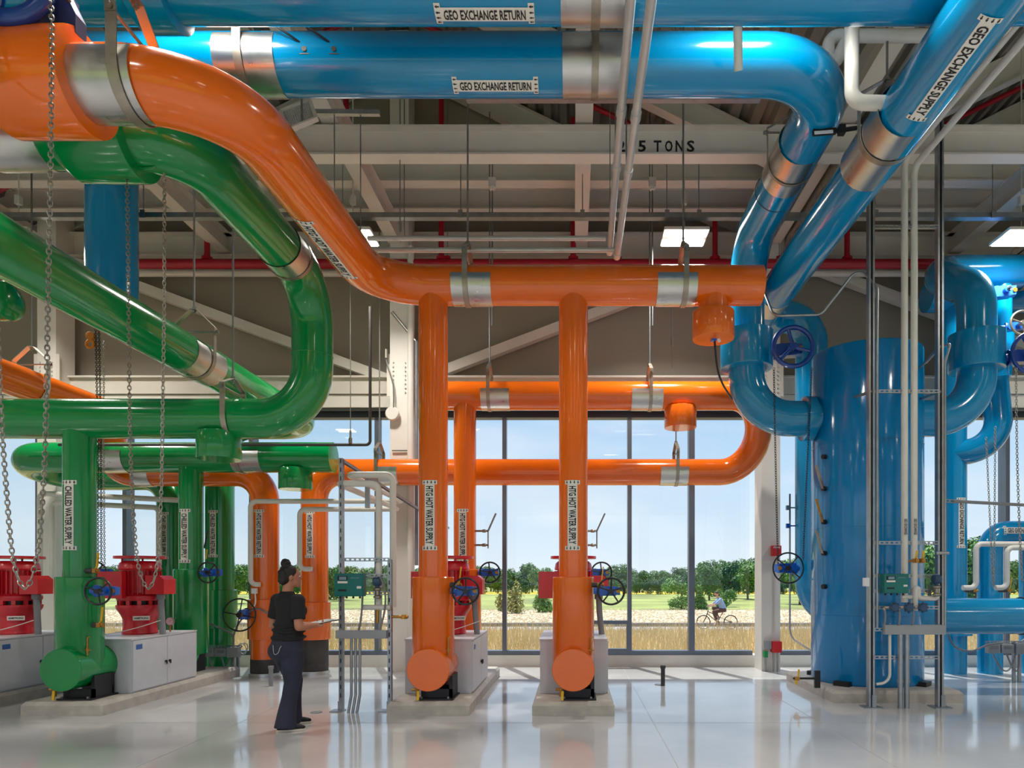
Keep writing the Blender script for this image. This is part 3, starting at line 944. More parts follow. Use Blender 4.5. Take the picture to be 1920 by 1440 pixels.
clevis('flat strap hanger on the near end of the orange header beside its silver shield', (-2.87, 4.475, 4.77), (1, 0, 0), DR, 8.5, w=0.07, yoke=0.22)
clevis('strap hanger on the orange header between the two orange risers', ((877 - VPX) / 162, Y1, ORZ), (1, 0, 0), DR, 8.9, w=0.06)
clevis('strap hanger at the right end of the orange header under the lamp', ((1281 - VPX) / 162, Y1, ORZ), (1, 0, 0), DR, 8.9, w=0.06)

# rear orange header with the U-bend, falling to its floor riser
Z2o, Z3o = 4.26, 3.25
t = thing('orange_return_loop', 'orange rear header with a big U-bend at its right end, above the windows', 'pipe', (-1.95, Y2, Z2o))
xe = 2.37
cpt = V(xe, (Y2 + Y3) / 2, (Z2o + Z3o) / 2)
half = (V(xe, Y2, Z2o) - V(xe, Y3, Z3o)) / 2
ub = [V(-1.95, Y2, Z2o)]
for k in range(19):
    a = math.pi * k / 18
    ub.append(cpt + half * math.cos(a) + V(0.5, 0, 0) * math.sin(a))
tail = fillet([V(xe - 0.2, Y3, Z3o), V((590 - VPX) / 116, Y3, Z3o), V((590 - VPX) / 116, Y3, 0.55)], 0.42, 12)
MB().sweep(ub + tail, 0.212, 36).build('pipe_body', 'orange', t)
xd = (590 - VPX) / 116
MB().lathe([(0.212, 0), (0.245, 0.005), (0.25, 0.012), (0.25, 0.6), (0.212, 0.61)], (xd, Y3, 0.55), (0, 0, 1), 32).build('riser_sleeve', 'orange', t)
MB().cyl((xd, Y3, 0.0), (xd, Y3, 0.56), 0.215, seg=32).build('black_wrap', 'insulblack', t)
MB().cyl((xd, Y3, 0.0), (xd, Y3, 0.05), 0.235, seg=32).build('floor_sleeve', 'galv', t)
saddle(t, ((930 - VPX) / 125.5, Y2, Z2o), (1, 0, 0), 0.212, 0.42, 105)
saddle(t, ((1212 - VPX) / 125.5, Y2, Z2o), (1, 0, 0), 0.212, 0.46, 105)
saddle(t, ((1259 - VPX) / 114, Y3, Z3o), (1, 0, 0), 0.212, 0.44, 105)
saddle(t, ((738 - VPX) / 114, Y3, Z3o), (1, 0, 0), 0.212, 0.3, 105)
stub(t, 1.6, Y2, Z2o, 'orange', 0.48)
pipe_label(t, 'HTG HOT WATER SUPPLY', (xd, Y3, 2.23), (0, 0, -1), (0, -1, 0), 0.212, 0.66, 0.10)
clevis('strap hanger on the rear orange header just right of its riser', ((918 - VPX) / 125.5, Y2, Z2o), (1, 0, 0), 0.212, 8.5)
clevis('strap hanger on the rear orange header left of its stub', ((1218 - VPX) / 125.5, Y2, Z2o), (1, 0, 0), 0.212, 8.5)
clevis('strap hanger on the low orange return pipe near its U-bend', ((1264 - VPX) / 114, Y3, Z3o), (1, 0, 0), 0.212, 4.2)
clevis('strap hanger on the low orange return pipe in front of the column', ((718 - VPX) / 114, Y3, Z3o), (1, 0, 0), 0.212, 8.5)

# orange return: long run on the left, dropping to a floor riser
xc = (497 - VPX) / 118.6
t = thing('orange_return_pipe', 'orange hot water return pipe from the upper left down to its floor riser', 'pipe', (-7.2, 4.5, 4.1))
MB().sweep(fillet([(-7.3, 3.5, 4.12), (-7.3, YR, 4.12), (-7.3, YR, 3.2), (xc, YR, 3.2), (xc, YR, 0.42)], [0, .36, .36, .45, 0.0], 12), 0.212, 36).build('pipe_body', 'orange', t)
MB().lathe([(0.212, 0), (0.25, 0.005), (0.255, 0.012), (0.255, 0.62), (0.212, 0.63)], (xc, YR, 0.58), (0, 0, 1), 32).build('riser_sleeve', 'orange', t)
MB().cyl((xc, YR, 0.0), (xc, YR, 0.27), 0.215, seg=32).build('black_wrap', 'insulblack', t)
MB().cyl((xc, YR, 0.27), (xc, YR, 0.58), 0.212, seg=32).build('riser_foot', 'orange', t)
MB().cyl((xc, YR, 0.0), (xc, YR, 0.05), 0.235, seg=32).build('floor_sleeve', 'galv', t)
saddle(t, (-6.75, YR, 3.2), (1, 0, 0), 0.212, 0.26, 100)
pipe_label(t, 'HTG HOT WATER RETURN', (xc, YR, 2.23), (0, 0, -1), (0, -1, 0), 0.212, 0.66, 0.10)
clevis('white trapeze hanger on the orange return pipe at upper left', (-7.3, 9.2, 4.12), (0, 1, 0), 0.212, 8.2, strap_mat='whitesteel', w=0.07, yoke=0.22)

# green supply header in front, rising and turning towards the viewer
t = thing('green_header', 'large green header looping down at its right end across the pumps', 'pipe', (-10.5, Y1, GRZ))
path = fillet([(-10.5, Y1, GRZ), (-3.02, Y1, GRZ), (-3.02, Y1, 4.95), (-3.02, 5.3, 4.95), (-7.5, 5.3, 4.95)], [0, .58, .58, .46, 0], 14)
MB().sweep(path, DR + 0.005, 40).build('pipe_body', 'green', t)
saddle(t, (-3.02, 7.13, 4.95), (0, 1, 0), DR + 0.005, 0.28, 180, name='silver_band')
ring_line(t, (-3.02, 6.98, 4.95), (0, 1, 0), DR + 0.008)
ring_line(t, (-3.02, Y1, 4.1), (0, 0, 1), DR + 0.006, material='green', t=0.005)
MB().lathe([(0.235, 0), (0.31, 0.01), (0.315, 0.03), (0.315, 0.5), (0.23, 0.6)], (-3.36, 5.3, 4.95), (-1, 0, 0), 40).build('valve_collar', 'green', t)
saddle(t, (-4.28, 5.3, 4.95), (1, 0, 0), DR + 0.005, 0.46, 180, name='silver_band')
stub(t, -4.1, Y1, GRZ, 'green', 0.47)
clevis('strap hanger on the green header near its right-hand loop', ((437 - VPX) / 162, Y1, GRZ), (1, 0, 0), DR + 0.005, 7.2, w=0.06, yoke=0.13)
# silver strap round the upper green bend
t2 = thing('pipe_hanger', 'round silver band clamp on the green loop beside the orange label', 'pipe hanger', (-3.02, 7.28, 4.95), 'pipe hangers')
saddle(t2, (-3.02, 7.27, 4.95), (0, 1, 0), DR + 0.014, 0.05, 180, name='band', material='strap')

# rear green header with a U-bend on the left, ending in a floor riser
Z2g = 3.34
xa_, xg = -7.9, (322 - VPX) / 113.3
t = thing('green_rear_header', 'green rear header with capped right end and a U-bend at the left', 'pipe', (-3.58, Y2, Z2g))
Z3g = 3.22
cpt = V(xa_, (Y2 + YG) / 2, (Z2g + Z3g) / 2); half = (V(xa_, Y2, Z2g) - V(xa_, YG, Z3g)) / 2
ub = [V(-3.58, Y2, Z2g)]
for k in range(19):
    a = math.pi * k / 18
    ub.append(cpt + half * math.cos(a) - V(0.5, 0, 0) * math.sin(a))
MB().sweep(ub + fillet([V(xa_ + 0.15, YG, Z3g), V(xg, YG, Z3g), V(xg, YG, 0.0)], 0.45, 12), 0.225, 36).build('pipe_body', 'green', t)
stub(t, -4.15, Y2, Z2g, 'green', 0.48)
saddle(t, ((470 - VPX) / 125.5, Y2, Z2g), (1, 0, 0), 0.226, 0.42, 108)
saddle(t, ((222 - VPX) / 125.5, Y2, Z2g), (1, 0, 0), 0.226, 0.34, 108)
pipe_label(t, 'CHILLED WATER SUPPLY', (xg, YG, 2.23), (0, 0, -1), (0, -1, 0), 0.226, 0.68, 0.10)
clevis('strap hanger on the rear green header between the pump risers', ((455 - VPX) / 125.5, Y2, Z2g), (1, 0, 0), 0.226, 4.6)

# green return: long diagonal run at upper left, dropping to its floor riser
xb_ = (412 - VPX) / 113.3
t = thing('green_return_pipe', 'long green chilled water return pipe running diagonally from upper left to the window', 'pipe', (-4.4, 4, 4.1))
MB().sweep(fillet([(-4.36, 2.5, 4.06), (-4.36, YG, 4.06), (xb_, YG, 4.06), (xb_, YG, 0.0)], 0.5, 12), 0.222, 40).build('pipe_body', 'green', t)
MB().lathe([(0.222, 0), (0.262, 0.005), (0.268, 0.012), (0.268, 0.62), (0.222, 0.63)], (xb_, YG, 0.72), (0, 0, 1), 32).build('riser_sleeve', 'green', t)
MB().cyl((xb_, YG, 0.0), (xb_, YG, 0.06), 0.25, seg=32).build('floor_sleeve', 'insulblack', t)
saddle(t, (-4.36, 7.85, 4.06), (0, 1, 0), 0.223, 0.62, 118)
pipe_label(t, 'CHILLED WATER RETURN', (xb_, YG, 2.26), (0, 0, -1), (0, -1, 0), 0.222, 0.68, 0.10)
clevis('trapeze hanger with bent yoke on the diagonal green return pipe', (-4.36, 7.85, 4.06), (0, 1, 0), 0.222, 7.8, w=0.06, yoke=0.24)
t = thing('green_branch_pipe', 'short green capped pipe end at the left picture edge', 'pipe', (-9.5, 8.0, 4.78))
MB().cyl((-9.5, 8.0, 4.78), (-6.62, 8.0, 4.78), 0.22, seg=32).lathe([(0.22, 0), (0.215, 0.02), (0.18, 0.06), (0.08, 0.09)], (-6.62, 8.0, 4.78), (1, 0, 0), 32).build('pipe_body', 'green', t)

# blue pipes
BZ = 6.04
t = thing('blue_main', 'top blue geo exchange return main across the upper picture edge', 'pipe', (-9, 5.2, BZ))
MB().cyl((-9, 5.2, BZ), (8, 5.2, BZ), 0.24, seg=40).build('pipe_body', 'blue', t)
MB().lathe([(0.245, 0), (0.30, 0.02), (0.30, 0.3), (0.245, 0.34)], (-3.02, 5.2, BZ), (-1, 0, 0), 40).build('collar', 'blue', t)
saddle(t, ((1112 - VPX) / 246, 5.2, BZ), (1, 0, 0), 0.24, 0.49, 120)
pipe_label(t, 'GEO EXCHANGE RETURN', ((910 - VPX) / 246, 5.2, BZ), (1, 0, 0), (0, -0.12, -1), 0.24, 0.66, 0.11, arrow=-1)
clevis('strap hanger on the top blue return main over the silver shield', ((1117 - VPX) / 246, 5.2, BZ), (1, 0, 0), 0.24, 9, w=0.07)
t = thing('blue_return_pipe', 'lower blue geo exchange return pipe turning down into the tank collar', 'pipe', (-4.5, 6.0, BZ))
XB = 2.36; YT = 9.31; ZT = 3.71
MB().sweep(fillet([(-4.5, 6.0, BZ), (XB + 0.02, 6.0, BZ), (XB, YT, BZ), (XB, YT, ZT), (3.6, YT, ZT)], [0, .72, .72, .6, 0], 16), 0.24, 40).build('pipe_body', 'blue', t)
saddle(t, ((1115 - VPX) / 213, 6.0, BZ), (1, 0, 0), 0.24, 0.56, 120)
saddle(t, ((478 - VPX) / 213, 6.0, BZ), (1, 0, 0), 0.24, 0.52, 120)
saddle(t, (XB, 7.35, BZ), (0, 1, 0), 0.24, 0.62, 180, name='silver_band')
ring_line(t, (XB, 7.95, BZ), (0, 1, 0), 0.24)
MB().lathe([(0.25, 0), (0.345, 0.01), (0.35, 0.03), (0.35, 0.5), (0.25, 0.52)], (XB, YT, 4.38), (0, 0, 1), 40).build('valve_collar', 'blue', t)
MB().lathe([(0.24, 0), (0.30, 0.012), (0.30, 0.14), (0.24, 0.15)], (3.12, YT, ZT), (1, 0, 0), 36).build('flange_cover', 'blue', t)
pipe_label(t, 'GEO EXCHANGE RETURN', ((931 - VPX) / 213, 6.0, BZ), (1, 0, 0), (0, -0.3, -1), 0.24, 0.66, 0.10, arrow=-1)
for px, py in ((575, 101), (630, 101)):
    p = P(px, py, 5.82)
    MB().obox(p, (1, 0, 0), (0, 1, 0), (0, 0, 1), 0.08, 0.1, 0.08).cyl(p + V(0, -0.05, 0), p + V(0, -0.06, 0), 0.022, seg=10).build('sensor', 'grille', t, angle=None)
    MB().sweep(hang(p + V(0, -0.03, 0.04), p + V(-0.25, -0.1, 0.18), p + V(-0.55, 0.0, 0.42), 12), 0.009, 6).build('sensor_cable', 'black', t)
clevis('strap hanger on the lower blue return pipe over its middle silver shield', ((1115 - VPX) / 213, 6.0, BZ), (1, 0, 0), 0.24, 9.2, w=0.06)
clevis('strap hanger on the lower blue return pipe behind the orange bend', ((470 - VPX) / 213, 6.0, BZ), (1, 0, 0), 0.24, 9.2, w=0.07)
clevis('strap hanger on the blue return pipe where it runs towards the tank', (XB, 7.4, BZ), (0, 1, 0), 0.24, 7.8, w=0.035)

t = thing('blue_supply_pipe', 'blue geo exchange supply pipe running diagonally from the upper right corner to behind the tank', 'pipe', (2.86, 3, 5.5))
XS, ZS = 2.85, 5.55
MB().sweep(fillet([(XS + 0.05, 2.0, ZS), (XS, 10.5, ZS), (3.66, 10.5, ZS), (3.66, 10.5, 1.0), (5.6, 10.5, 1.0)], [0, .45, .45, .5, 0], 12), 0.24, 40).build('pipe_body', 'blue', t)
saddle(t, (XS, 6.25, ZS), (0, 1, 0), 0.24, 0.82, 180, name='silver_band')
saddle(t, (XS, 9.75, ZS), (0, 1, 0), 0.24, 0.4, 180, name='silver_band')
pipe_label(t, 'GEO EXCHANGE SUPPLY', (XS + 0.02, 5.12, ZS), (0, 1, 0), (-0.2, 0, -1), 0.24, 0.95, 0.105)
clevis('wide strap hanger on the diagonal blue supply pipe', (XS, 6.2, ZS), (0, 1, 0), 0.24, 7.6, w=0.06)

t = thing('blue_drop_pipe', 'vertical blue pipe behind the green diagonal at upper left', 'pipe', (-5.9, 8.7, 4.8))
q_ = P(210, 600, 8.95)
MB().cyl(q_, V(q_.x, 8.95, 7.05), 0.3, seg=36).build('pipe_body', 'blue', t)

# air separator tank and its right-hand connection
TX, TY, TR = 3.99, 9.31, 0.71
t = thing('separator_tank', 'tall blue insulated separator tank standing on a concrete pad', 'tank', (TX, TY, 0.15))
MB().lathe([(TR - 0.03, 0), (TR, 0.04), (TR, 4.40), (TR - 0.01, 4.42), (0.3, 4.425)], (TX, TY, 0.15), (0, 0, 1), 64).build('tank_body', 'tankblue', t)
for z_ in (1.05, 2.2, 3.3):
    MB().torus((TX, TY, z_), (0, 0, 1), TR + 0.001, 0.003, 64, 6).build('jacket_seam', 'tankblue', t)
for a in range(4):
    an = math.radians(45 + 90 * a)
    MB().obox((TX + 0.62 * math.cos(an), TY + 0.62 * math.sin(an), 0.18), (math.cos(an), math.sin(an), 0), (-math.sin(an), math.cos(an), 0), (0, 0, 1), 0.36, 0.2, 0.06).build('foot_plate', 'black', t, angle=None)
for k, (py, lev) in enumerate(((915, 1), (978, 1), (1037, 1), (1100, 0), (855, 0))):
    p = P(1528, py, TY - 0.35)
    d = V(p.x - TX, p.y - TY, 0).normalized()
    p = V(TX, TY, p.z) + d * TR
    MB().cyl(p - d * 0.01, p + d * 0.05, 0.032, seg=12).build('port_plug', 'black', t)
    if lev:
        q = p + d * 0.05
        MB().bar(q, q + V(-0.04, -0.03, 0.10), 0.03, 0.014).bar(q + V(-0.04, -0.03, 0.10), q + V(-0.10, -0.04, 0.30), 0.03, 0.014).build('thermometer', 'brass' if k == 1 else 'strap', t)
MB().cyl((TX + 0.6, TY, 1.02), (9.5, TY, 1.02), 0.245, seg=40).build('outlet_pipe', 'blue', t)
MB().torus((6.1, TY, 1.02), (1, 0, 0), 0.25, 0.012, 40, 6).build('clamp_wire', 'black', t)
pt = thing('concrete_pad', 'wide concrete pad under the tall blue tank', 'concrete pad', (TX, TY, 0))
MB().box(3.2, 4.8, 8.4, 10.25, 0, 0.11).hexa([(3.2, 8.4, .11), (4.8, 8.4, .11), (4.8, 10.25, .11), (3.2, 10.25, .11), (3.23, 8.43, .15), (4.77, 8.43, .15), (4.77, 10.22, .15), (3.23, 10.22, .15)]).build('pad_body', 'pad', pt, angle=None)

t = thing('blue_inlet_pipe', 'blue pipe bending from the overhead right down through a collar into the tank', 'pipe', (9, 10.4, 6.2))
MB().sweep(fillet([(9.5, 10.4, 6.2), (5.42, 10.4, 6.2), (5.5, YT, 5.45), (5.5, YT, ZT), (4.4, YT, ZT)], [0, .48, .5, .6, 0], 14), 0.245, 40).build('pipe_body', 'blue', t)
MB().lathe([(0.25, 0), (0.345, 0.01), (0.35, 0.03), (0.35, 0.5), (0.25, 0.52)], (5.5, YT, 4.36), (0, 0, 1), 40).build('valve_collar', 'blue', t)
clevis('strap hanger on the blue pipe at the right picture edge', (6.85, 10.4, 6.2), (1, 0, 0), 0.245, 8.2, w=0.07)
# blue risers along the window on the right
Y4 = 11.06
t = thing('blue_riser', 'slim blue geo exchange return riser right of the tank with capped header above', 'pipe', (6.17, Y4, 0))
MB().cyl((6.17, Y4, 0), (6.17, Y4, 6.1), 0.185, seg=32).cyl((5.72, Y4, 6.1), (9.2, Y4, 6.1), 0.25, seg=36).build('pipe_body', 'blue', t)
MB().sweep(fillet([(6.7, Y4, 6.0), (6.7, Y4 - 0.35, 3.62), (6.2, Y4, 3.55)], 0.45, 12), 0.2, 32).build('side_branch', 'blue', t)
MB().cyl((6.17, Y4, 0.62), (6.17, Y4, 1.0), 0.26, seg=32).build('riser_sleeve', 'blue', t)
pipe_label(t, 'GEO EXCHANGE RETURN', (6.17, Y4, 2.42), (0, 0, -1), (0.1, -1, 0), 0.185, 0.72, 0.10)
t = thing('blue_riser', 'blue riser arching over to the right with a supply label on the arch', 'pipe', (6.82, Y4, 0))
MB().sweep(fillet([(6.75, Y4, 0), (6.75, Y4, 2.28), (9.4, Y4, 2.28)], 0.3, 14), 0.185, 32).build('pipe_body', 'blue', t)
pipe_label(t, 'GEO EXCHANGE SUPPLY', (7.2, Y4, 2.28), (1, 0, 0), (0, -1, 0.1), 0.188, 0.6, 0.10)
t = thing('blue_riser', 'blue riser at the right picture edge below the handwheel', 'pipe', (7.32, Y4, 0))
MB().cyl((7.45, Y4, 0), (7.45, Y4, 2.1), 0.2, seg=32).build('riser_foot', 'blue', t)
MB().cyl((7.3, Y4 - 0.9, 2.6), (7.3, Y4 - 0.9, 6.1), 0.235, seg=32).build('pipe_body', 'blue', t)
MB().sweep(fillet([(7.3, Y4 - 0.9, 2.9), (7.3, Y4 - 0.9, 2.35), (8.2, Y4 - 0.3, 2.3)], 0.3, 10), 0.235, 32).build('elbow', 'blue', t)
MB().cyl((6.55, 10.4, 6.2), (6.55, 10.4, 4.6), 0.12, seg=24).cyl((6.55, 10.4, 5.35), (6.55, 10.4, 4.75), 0.15, seg=24).build('instrument_drop', 'blue', t)
# ------------------------------------------------------------------ pump sets
def pump_set(X, mc, desc, text, front=True, hidden=False):
    """one vertical in-line pump: pad, cabinet, red motor, front and rear risers with gear valves"""
    t = thing('concrete_pad', 'low concrete pad under the ' + desc, 'concrete pad', (X, 9.2, 0), 'pump pads')
    b = MB()
    b.hexa([(X - .46, 7.62, 0), (X + .46, 7.62, 0), (X + .46, 10.75, 0), (X - .46, 10.75, 0), (X - .46, 7.62, .11), (X + .46, 7.62, .11), (X + .46, 10.75, .11), (X - .46, 10.75, .11)])
    b.hexa([(X - .46, 7.62, .11), (X + .46, 7.62, .11), (X + .46, 10.75, .11), (X - .46, 10.75, .11), (X - .43, 7.65, .15), (X + .43, 7.65, .15), (X + .43, 10.72, .15), (X - .43, 10.72, .15)])
    b.build('pad_body', 'pad', t, angle=None)
    # cabinet
    t = thing('pump_cabinet', 'pale grey steel cabinet at the foot of the ' + desc, 'cabinet', (X, 8.9, 0.15), 'pump cabinets')
    x0, x1, y0, y1, z0, z1 = X - .4, X + .4, 8.2, 9.6, .152, .80
    MB().box(x0, x1, y0, y1, z0, z1).box(x0 - .012, x1 + .012, y0 - .012, y1 + .012, z1 - .012, z1 + .006).build('body', 'cabinet', t, angle=None)
    for ya, yb in ((y0 + .012, 8.895), (8.905, y1 - .012)):
        d = MB().box(x1, x1 + .018, ya, yb, z0 + .02, z1 - .02).build('door', 'cabinet', t, angle=None)
        yh = 8.86 if ya < 8.5 else 8.94
        MB().cyl((x1 + .018, yh, .46), (x1 + .035, yh, .46), .016, seg=10).obox((x1 + .038, yh, .45), (0, 1, 0), (0, 0, 1), (1, 0, 0), .014, .05, .012).build('door_latch', 'black', d)
        if ya < 8.5:
            MB().box(x1 + .018, x1 + .020, ya + .05, ya + .17, z1 - .13, z1 - .07).build('blue_tag', 'bluetag', d, angle=None)
    # motor
    t = thing('pump_motor', 'red vertical electric motor on top of the ' + desc, 'motor', (X, 9.0, .8), 'pump motors')
    c = (X, 9.0, 0.802)
    MB().lathe([(.20, 0), (.21, .02), (.20, .05), (.19, .18), (.22, .26), (.27, .34), (.275, .36), (.275, .385), (.24, .39)], c, (0, 0, 1), 28).build('pump_bracket', 'pumpred', t)
    rb = MB()
    for k in range(12):
        a = 2 * math.pi * k / 12
        rb.obox((X + .235 * math.cos(a), 9 + .235 * math.sin(a), 1.215), (math.cos(a), math.sin(a), 0), (-math.sin(a), math.cos(a), 0), (0, 0, 1), .04, .045, .06)
    rb.build('cooling_slots', 'pumpred', t, angle=None)
    MB().cyl((X, 9, 1.18), (X, 9, 1.26), .19, seg=24).build('dark_gap', 'black', t)
    MB().lathe([(.26, 0), (.27, .02), (.27, .06), (.24, .08), (.22, .1)], (X, 9, 1.245), (0, 0, 1), 28).build('end_bell', 'pumpred', t)
    MB().cyl((X, 9, 1.33), (X, 9, 1.66), .205, seg=28).build('stator_housing', 'pumpred', t)
    for k in range(28):
        a = 2 * math.pi * k / 28
        MB_ = MB().obox((X + .225 * math.cos(a), 9 + .225 * math.sin(a), 1.48), (math.cos(a), math.sin(a), 0), (-math.sin(a), math.cos(a), 0), (0, 0, 1), .05, .01, .3)
        MB_.build('cooling_fin', 'pumpred', t, angle=None)
    MB().box(X - .44, X - .02, 8.66, 8.9, 1.28, 1.62).build('drive_box', 'pumpred', t, angle=None)
    MB().prism([(-.12, -.12), (.12, -.12), (.12, .07), (.06, .12), (-.12, .12)], (X + .33, 8.9, 1.45), (1, 0, 0), (0, 0, 1), (0, -1, 0), .26).build('terminal_box', 'pumpred', t, angle=None)
    MB().lathe([(.24, 0), (.25, .02), (.235, .09), (.20, .12)], (X, 9, 1.64), (0, 0, 1), 28).build('fan_cowl', 'pumpred', t)
    MB().cyl((X, 9, 1.79), (X, 9, 1.825), .30, seg=32).build('rain_hood', 'pumpred', t)
    for a in (0.5, 2.0, 3.6, 5.2):
        MB().cyl((X + .2 * math.cos(a), 9 + .2 * math.sin(a), 1.74), (X + .2 * math.cos(a), 9 + .2 * math.sin(a), 1.80), .012, seg=8).build('hood_post', 'pumpred', t)
    MB().obox((X + .13, 8.818, 1.02), (1, .35, 0), (0, 0, 1), (.35, -1, 0), .19, .055, .004).build('nameplate', 'sticker', t, angle=None)
    text_flat('ARMSTRONG', (X + .132, 8.813, 1.02), V(1, .35, 0).normalized(), (0, 0, 1), .165, .026, t)
    MB().sweep(fillet([(X + .33, 8.9, 1.34), (X + .34, 8.9, 1.1), (X + .37, 8.88, .8)], .2, 6), .038, 14).lathe([(.045, 0), (.055, .01), (.055, .06), (.045, .07)], (X + .33, 8.9, 1.26), (0, 0, 1), 14).build('power_conduit', 'conduitgrey', t)
    # front riser with sleeve and tee drum
    zt = ORZ if mc == 'orange' else GRZ
    if front:
        t = thing(mc + '_riser', f'front {mc} riser pipe with blunt round drum of the ' + desc, 'pipe', (X, Y1, .15), 'pump risers')
        MB().cyl((X, Y1, .5), (X, Y1, zt), .167, seg=32).build('riser_pipe', mc, t)
        MB().lathe([(.236, 0), (.24, .006), (.24, 1.04), (.232, 1.05), (.17, 1.052)], (X, Y1, .5), (0, 0, 1), 40).build('insulation_sleeve', mc, t)
        MB().lathe([(.232, 0), (.238, .006), (.238, .62)], (X, 7.6, .51), (0, 1, 0), 44).build('tee_drum', mc, t)
        pipe_label(t, text, (X, Y1, 2.25), (0, 0, -1), (-.06, -1, 0), .167, .70, .112)
        s_ = thing('pipe_support', 'black steel cradle under the front drum of the ' + desc, 'support', (X, 8.0, .15), 'pump cradles')
        MB().box(X - .14, X + .26, 7.72, 8.18, .152, .17).box(X - .12, X + .24, 7.8, 7.82, .17, .27).box(X - .12, X + .24, 8.1, 8.12, .17, .27).box(X + .2, X + .24, 7.8, 8.14, .17, .42).build('cradle', 'black', s_, angle=None)
        bb = MB()
        for bx in (-.1, .2):
            bb.cyl((X + bx, 7.75, .17), (X + bx, 7.75, .19), .014, seg=6)
        bb.build('anchor_bolts', 'rod', s_)
        v_ = thing('drain_valve', 'yellow-handled drain valve under the front drum of the ' + desc, 'valve', (X - .1, 7.68, .16), 'drain valves')
        MB().cyl((X - .14, 7.7, .30), (X - .14, 7.7, .20), .018, seg=10).cyl((X - .2, 7.7, .28), (X - .13, 7.7, .28), .016, seg=8).build('valve_body', 'brass', v_)
        MB().bar((X - .12, 7.66, .27), (X - .125, 7.655, .165), .028, .01).build('lever', 'yellow', v_)
        gear_valve('gear_valve', 'black handwheel valve on the front riser of the ' + desc, (X + .42, 7.6, 1.39), .147, 5 if mc == 'orange' else 3, phase=.35, stem=.1)
        p_ = thing('petcock', 'small brass petcock on the front drum of the ' + desc, 'valve', (X + .2, 7.72, .75), 'brass petcocks')
        MB().cyl((X + .2, 7.74, .66), (X + .2, 7.74, .86), .009, seg=8).bar((X + .17, 7.74, .72), (X + .24, 7.74, .72), .012, .012).cyl((X + .2, 7.74, .7), (X + .2, 7.74, .75), .016, seg=8).bar((X + .2, 7.74, .86), (X + .23, 7.74, .87), .012, .012).build('petcock_body', 'brass', p_)
        lever_valve('lever_valve', 'black tap with yellow lever by the front riser, ' + desc, (X + .16, 7.82, 1.0 if mc == 'green' else 1.46), (1, -.2, 0))
        if mc == 'green':
            lever_valve('lever_valve', 'upper black-wrapped tap with yellow lever, ' + desc, (X + .12, 7.82, 1.62), (1, -.25, 0))
    zt2 = Z2o if mc == 'orange' else Z2g
    t = thing(mc + '_riser', f'rear {mc} riser pipe behind the motor of the ' + desc, 'pipe', (X, Y2, .15), 'pump risers')
    MB().cyl((X, Y2, .4), (X, Y2, zt2), .167, seg=32).build('riser_pipe', mc, t)
    MB().lathe([(.236, 0), (.24, .006), (.24, 1.24), (.232, 1.25), (.17, 1.252)], (X, Y2, .42), (0, 0, 1), 40).build('insulation_sleeve', mc, t)
    MB().lathe([(.2, 0), (.235, .006), (.235, .36)], (X, 10.0, .45), (0, -1, 0), 36).build('tee_drum', mc, t)
    MB().box(X - .14, X + .14, Y2 - .14, Y2 + .14, .152, .42).build('foot', 'black', t, angle=None)
    pipe_label(t, text, (X, Y2, 2.16), (0, 0, -1), (-.06, -1, 0), .167, .70, .112)
    gear_valve('gear_valve', 'black handwheel valve on the rear riser of the ' + desc, (X + .41, 9.9, 1.62), .147, 5 if mc == 'orange' else 3, phase=.2, stem=.1)
    if mc == 'orange':
        e_ = thing('gauge_tap', 'stepped grey thermometer taps on the rear riser of the ' + desc, 'gauge', (X + .17, Y2, 2.2), 'riser gauge taps')
        for z_ in (2.24, 2.03):
            MB().cyl((X + .15, Y2 - .03, z_), (X + .36, Y2 - .03, z_), .016, seg=8).lathe([(.018, 0), (.026, .01), (.026, .05), (.018, .06)], (X + .26, Y2 - .03, z_), (1, 0, 0), 10).build('tap', 'strap', e_)
        MB().bar((X + .35, Y2 - .03, 2.24), (X + .47, Y2 - .06, 2.5), .035, .016).build('thermometer', 'conduitgrey', e_)
        MB().cyl((X + .35, Y2 - .03, 2.24), (X + .35, Y2 - .03, 1.98), .01, seg=8).build('drop_tube', 'strap', e_)

D_G0 = 'green pump at the left edge'
D_G1 = 'green pump near the woman'
D_O1 = 'orange pump beside the slim rack'
D_O2 = 'orange pump nearest the tank'
pump_set(-7.33, 'green', D_G0, 'CHILLED WATER SUPPLY', front=False)
pump_set(-5.71, 'green', D_G1, 'CHILLED WATER SUPPLY')
pump_set(-1.62, 'orange', D_O1, 'HTG HOT WATER SUPPLY')
pump_set(0.0, 'orange', D_O2, 'HTG HOT WATER SUPPLY')
# pressure gauge behind the green pump's motor
t = thing('pressure_gauge', 'round white dial gauge beside the green pump motor next to the woman', 'gauge', tuple(P(318, 1165, 9.3)))
p = P(318, 1165, 9.3)
MB().cyl(p, p + V(0, .03, 0), .055, seg=20).build('case', 'strap', t)
MB().cyl(p + V(0, -.004, 0), p, .048, seg=20).build('dial', 'paper', t)
MB().bar(p + V(0, -.006, 0), p + V(.03, -.006, .02), .006, .002, up=(0, -1, 0)).build('needle', 'alarmred', t)
MB().cyl(p + V(0, .015, -.05), p + V(0, .015, -.3), .012, seg=8).build('stem', 'brass', t)
# thin wires over the cabinets
for X, dsc in ((-5.71, D_G1), (-7.33, D_G0), (-1.62, D_O1)):
    t = thing('sense_tube', 'thin pale tube before the motor of the ' + dsc, 'tube', (X, 8.6, .85), 'thin sense tubes')
    MB().sweep(hang((X - .35, 8.55, .83), (X, 8.6, .86), (X + .45, 8.7, 1.0), 14), .006, 6).build('tube', 'pvc', t)

